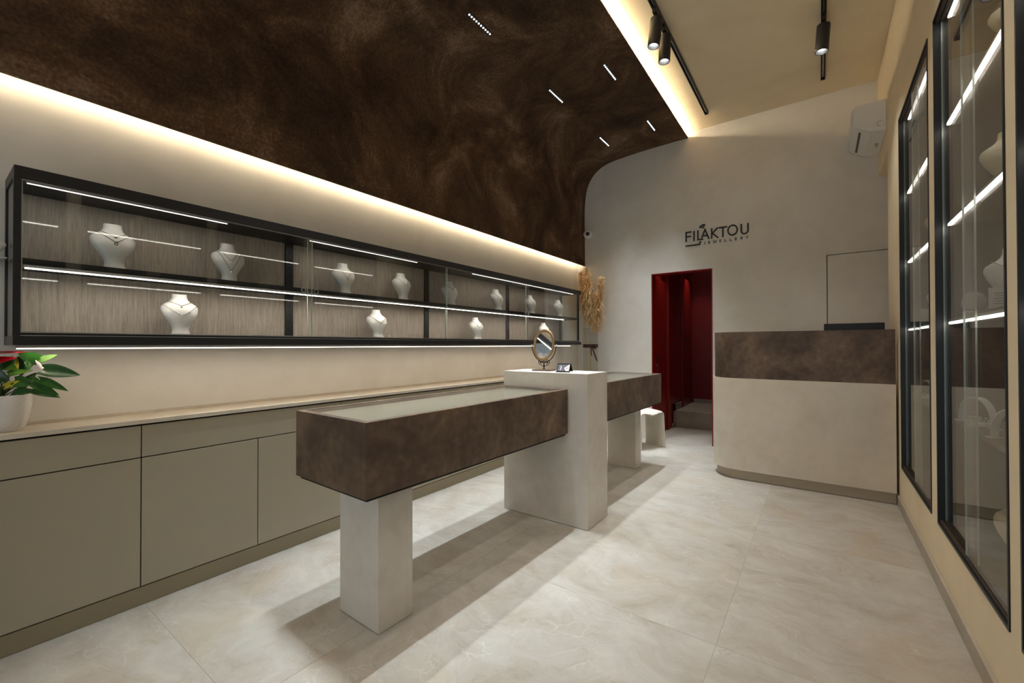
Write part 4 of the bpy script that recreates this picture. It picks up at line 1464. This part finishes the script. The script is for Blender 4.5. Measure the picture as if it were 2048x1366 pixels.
a_ = Vector((-2.580, .300, 1.106)) - Vector((PX, PY, PZ0))
fb_ = obj('flower_bud', MB().tube([a_, a_ + Vector((-.004, -.010, .020)), a_ + Vector((-.006, -.018, .036))], [.007, .006, .001], 10), M['card_pink'], pt, smooth=60)

# ------------------------------------------------------------------ glazed vitrines, right wall
def vitrine(y0, y1, label):
    t = thing('wall_vitrine', label, 'display cabinet', (XR, y0, VZ0), 0, 'tall glazed vitrines in the right wall')
    def B(x0, x1, a, b_, z0, z1):
        return MB().box(x0, x1, a, b_, z0, z1)
    L_ = y1 - y0; Hh = VZ1 - VZ0
    fwid = .012
    e = .001
    D_ = .40
    obj('frame_jamb', B(-.004, .040, e, fwid, e, Hh - e), M['black'], t)
    obj('frame_jamb', B(-.004, .040, L_ - fwid, L_ - e, e, Hh - e), M['black'], t)
    obj('frame_sill', B(-.004, .040, fwid + e, L_ - fwid - e, e, .014), M['black'], t)
    obj('frame_head', B(-.004, .040, fwid + e, L_ - fwid - e, Hh - .014, Hh - e), M['black'], t)
    obj('side_panel', B(.041, D_, e, fwid, e, Hh - e), M['bronze_black'], t)
    obj('side_panel', B(.041, D_, L_ - fwid, L_ - e, e, Hh - e), M['bronze_black'], t)
    obj('back_panel', B(D_ - .012, D_, fwid + e, L_ - fwid - e, .02, Hh - .02), M['brown_panel'], t)
    obj('bottom_panel', B(.041, D_, fwid + e, L_ - fwid - e, e, .018), M['brown_panel'], t)
    obj('top_panel', B(.041, D_, fwid + e, L_ - fwid - e, Hh - .018, Hh - e), M['brown_panel'], t)
    for k, x in enumerate((.010, .026)):
        obj('sliding_rail', B(x - .006, x + .006, fwid + e, L_ - fwid - e, .0145, .026), M['bronze_black'], t)
        obj('sliding_rail', B(x - .006, x + .006, fwid + e, L_ - fwid - e, Hh - .026, Hh - .0145), M['bronze_black'], t)
    half = L_ / 2
    for k, (a, b_, x) in enumerate(((fwid + .004, half + .045, .010), (half - .045, L_ - fwid - .004, .026))):
        p = obj('glass_door', B(x - .003, x + .003, a + .002, b_ - .002, .0265, Hh - .0265), M['glass'], t)
        obj('pane_edge', MB().box(x - .003, x + .003, a, a + .0018, .0265, Hh - .0265), M['glass_edge'], p)
        obj('pane_edge', MB().box(x - .003, x + .003, b_ - .0018, b_, .0265, Hh - .0265), M['glass_edge'], p)
    shelves = [.838 - .022, 1.305, 1.785, 2.278]
    for z in shelves:
        th = .030 if z > 1 else .022
        s = obj('shelf', B(.050, D_ - .013, fwid + .002, L_ - fwid - .002, z - VZ0, z + th - VZ0), M['brown_panel'], t)
        if z > 1:
            obj('led', B(.036, .050, .050, L_ - .045, z - .006 - VZ0, z + .004 - VZ0), M['led_vitrine'], s)
            obj('led_profile', B(.036, .0495, .050, L_ - .045, z + .0045 - VZ0, z + .016 - VZ0), M['alu'], s)
    tp = obj('top_light', B(.042, .056, .050, L_ - .045, Hh - .026, Hh - .0185), M['alu'], t)
    obj('led', B(.042, .056, .054, L_ - .049, Hh - .034, Hh - .0265), M['led_vitrine'], tp)
    return t


vitrine(*VT[0], 'far glazed vitrine in the right wall, nearest the counter')
vitrine(*VT[1], 'middle glazed vitrine in the right wall, widest in view')
vitrine(*VT[2], 'near glazed vitrine whose dark frame edge shows at the right border')
vitrine(*VT[3], 'glazed vitrine closest to the street, seen only as reflected light lines')

names = ['far', 'middle', 'near']
for i, (y0, y1) in enumerate(VT[:3]):
    nm = names[i]
    ym = (y0 + y1) / 2
    yb_ = y0 + .535
    for z, lv, dy in ((2.308, 'top shelf', -.09), (1.815, 'third shelf', .04), (1.335, 'second shelf', 0.0)):
        bust(.632, yb_ + dy, z + .0005, -PI / 2 - .12, 1.15, f'{"cream" if z > 1.5 else "white"} bust on the {lv} of the {nm} vitrine, facing the street', f'busts in the {nm} vitrine', bust_cream_me if z > 1.5 else None)
    bust(.705, yb_ + .0, .8385, -PI / 2 - .1, 1.25, f'large cream bust behind the arch stand on the lowest shelf of the {nm} vitrine', f'busts in the {nm} vitrine', bust_cream_me)
    bust(.655, yb_ - .06, VZ0 + .0185, -PI / 2 - .1, 1.35, f'cream bust on the floor of the {nm} vitrine', f'busts in the {nm} vitrine', bust_cream_me)
    necklace(.632, yb_ - .09, 2.3085, -PI / 2 - .12, 1.15, .50, 'beads', f'beaded silver necklace on the top bust of the {nm} vitrine', side=.06, f_top=.80)
    necklace(.632, yb_, 1.3355, -PI / 2 - .12, 1.15, .55, 'bar', f'gold chain on the second-shelf bust of the {nm} vitrine', side=.06, f_top=.80, metal='gold')
    # label card
    lc = thing('label_card', f'white printed label card before the bust in the {nm} vitrine', 'card', (.590, yb_ - .085, 1.3355), math.radians(78))
    obj('card', MB().box(0, .002, -.055, .055, 0, .085), M['tag_paper'], lc)
    pb = MB()
    for q in range(5):
        pb.box(-.0006, -.0001, .0, .040 - .004 * (q % 2), .020 + .010 * q, .024 + .010 * q)
    o = obj('print_lines', pb, M['print_grey'], lc); o['kind'] = 'stuff'
    # watch cushion with bracelet
    cu = thing('bracelet_cushion', f'round white bracelet cushion on the second shelf of the {nm} vitrine', 'cushion', (.560, yb_ + .24, 1.3355), math.radians(-70))
    obj('cushion', MB().ball((0, 0, .055), .045, 20, 12, sx=.55, sz=1.0), M['bust'], cu, smooth=60)
    obj('foot', MB().box(-.03, .03, -.025, .025, 0, .012), M['bust'], cu, bevel=0.003)
    br = thing('bracelet', f'silver charm bracelet around the cushion in the {nm} vitrine', 'bracelet', (.560, yb_ + .24, 1.3355), math.radians(-70))
    ring = [(.004 + .026 * math.sin(a) * .4, .050 * math.cos(a), .055 + .050 * math.sin(a)) for a in [2 * PI * k / 26 for k in range(26)]]
    obj('chain', MB().tube(ring, .0022, 6, closed=True), M['silver'], br)
    obj('price_tag', MB().box(-.032, -.031, .048, .070, .012, .048), M['tag_paper'], br)
    # arched stands
    for s, lb in ((.27, 'nearer the far side'), (-.20, 'nearer the street')):
        ar = thing('arch_stand', f'white arched necklace stand {lb} on the lowest shelf of the {nm} vitrine', 'stand', (.573, yb_ + s, .8385), math.radians(105))
        pts = [(-.085 + .04 * math.cos(a) - .0, 0, 0) for a in []]
        arc = [(.112 * math.cos(a), .0, .120 * math.sin(a) ** .8) for a in [PI * k / 18 for k in range(19)]]
        vs = []; fs = []
        for k, p in enumerate(arc):
            for wv in (-.013, .013):
                for th in (0, .005):
                    vs.append((p[0] * (1 + th * 10 * 0), wv, p[2] + th))
        for k in range(18):
            a = k * 4; c = a + 4
            fs += [(a, c, c + 2, a + 2), (a + 1, a + 3, c + 3, c + 1), (a, a + 1, c + 1, c), (a + 2, c + 2, c + 3, a + 3)]
        fs += [(0, 2, 3, 1), (72, 73, 75, 74)]
        obj('arch', MB().add(vs, fs), M['bust'], ar)
        obj('foot', MB().box(.098, .130, -.018, .018, 0, .004), M['bust'], ar)
        obj('foot', MB().box(-.130, -.098, -.018, .018, 0, .004), M['bust'], ar)
    for q, (dx, dy) in enumerate(((-.012, .205), (.022, .235), (-.008, .285), (.062, .330), (.03, .440))):
        rbk = thing('ring_block', f'small white ring block, {ords[q]} from the viewer on the lowest shelf of the {nm} vitrine', 'ring holder', (.570 + dx, yb_ + dy, .8385))
        obj('block', MB().box(-.022, .022, -.022, .022, 0, .016), M['bust'], rbk, bevel=0.003)
        rg = thing('ring', f'silver ring on the {ords[q]} white block in the {nm} vitrine', 'ring', (.570 + dx, yb_ + dy, .8548))
        circ = [(.0, .009 * math.cos(a), .0085 + .009 * math.sin(a)) for a in [2 * PI * k / 16 for k in range(16)]]
        obj('band', MB().tube(circ, .0013, 6, closed=True), M['silver'], rg)
        obj('stone', MB().ball((0, 0, .019), .0032, 8, 6), M['pearl'], rg)
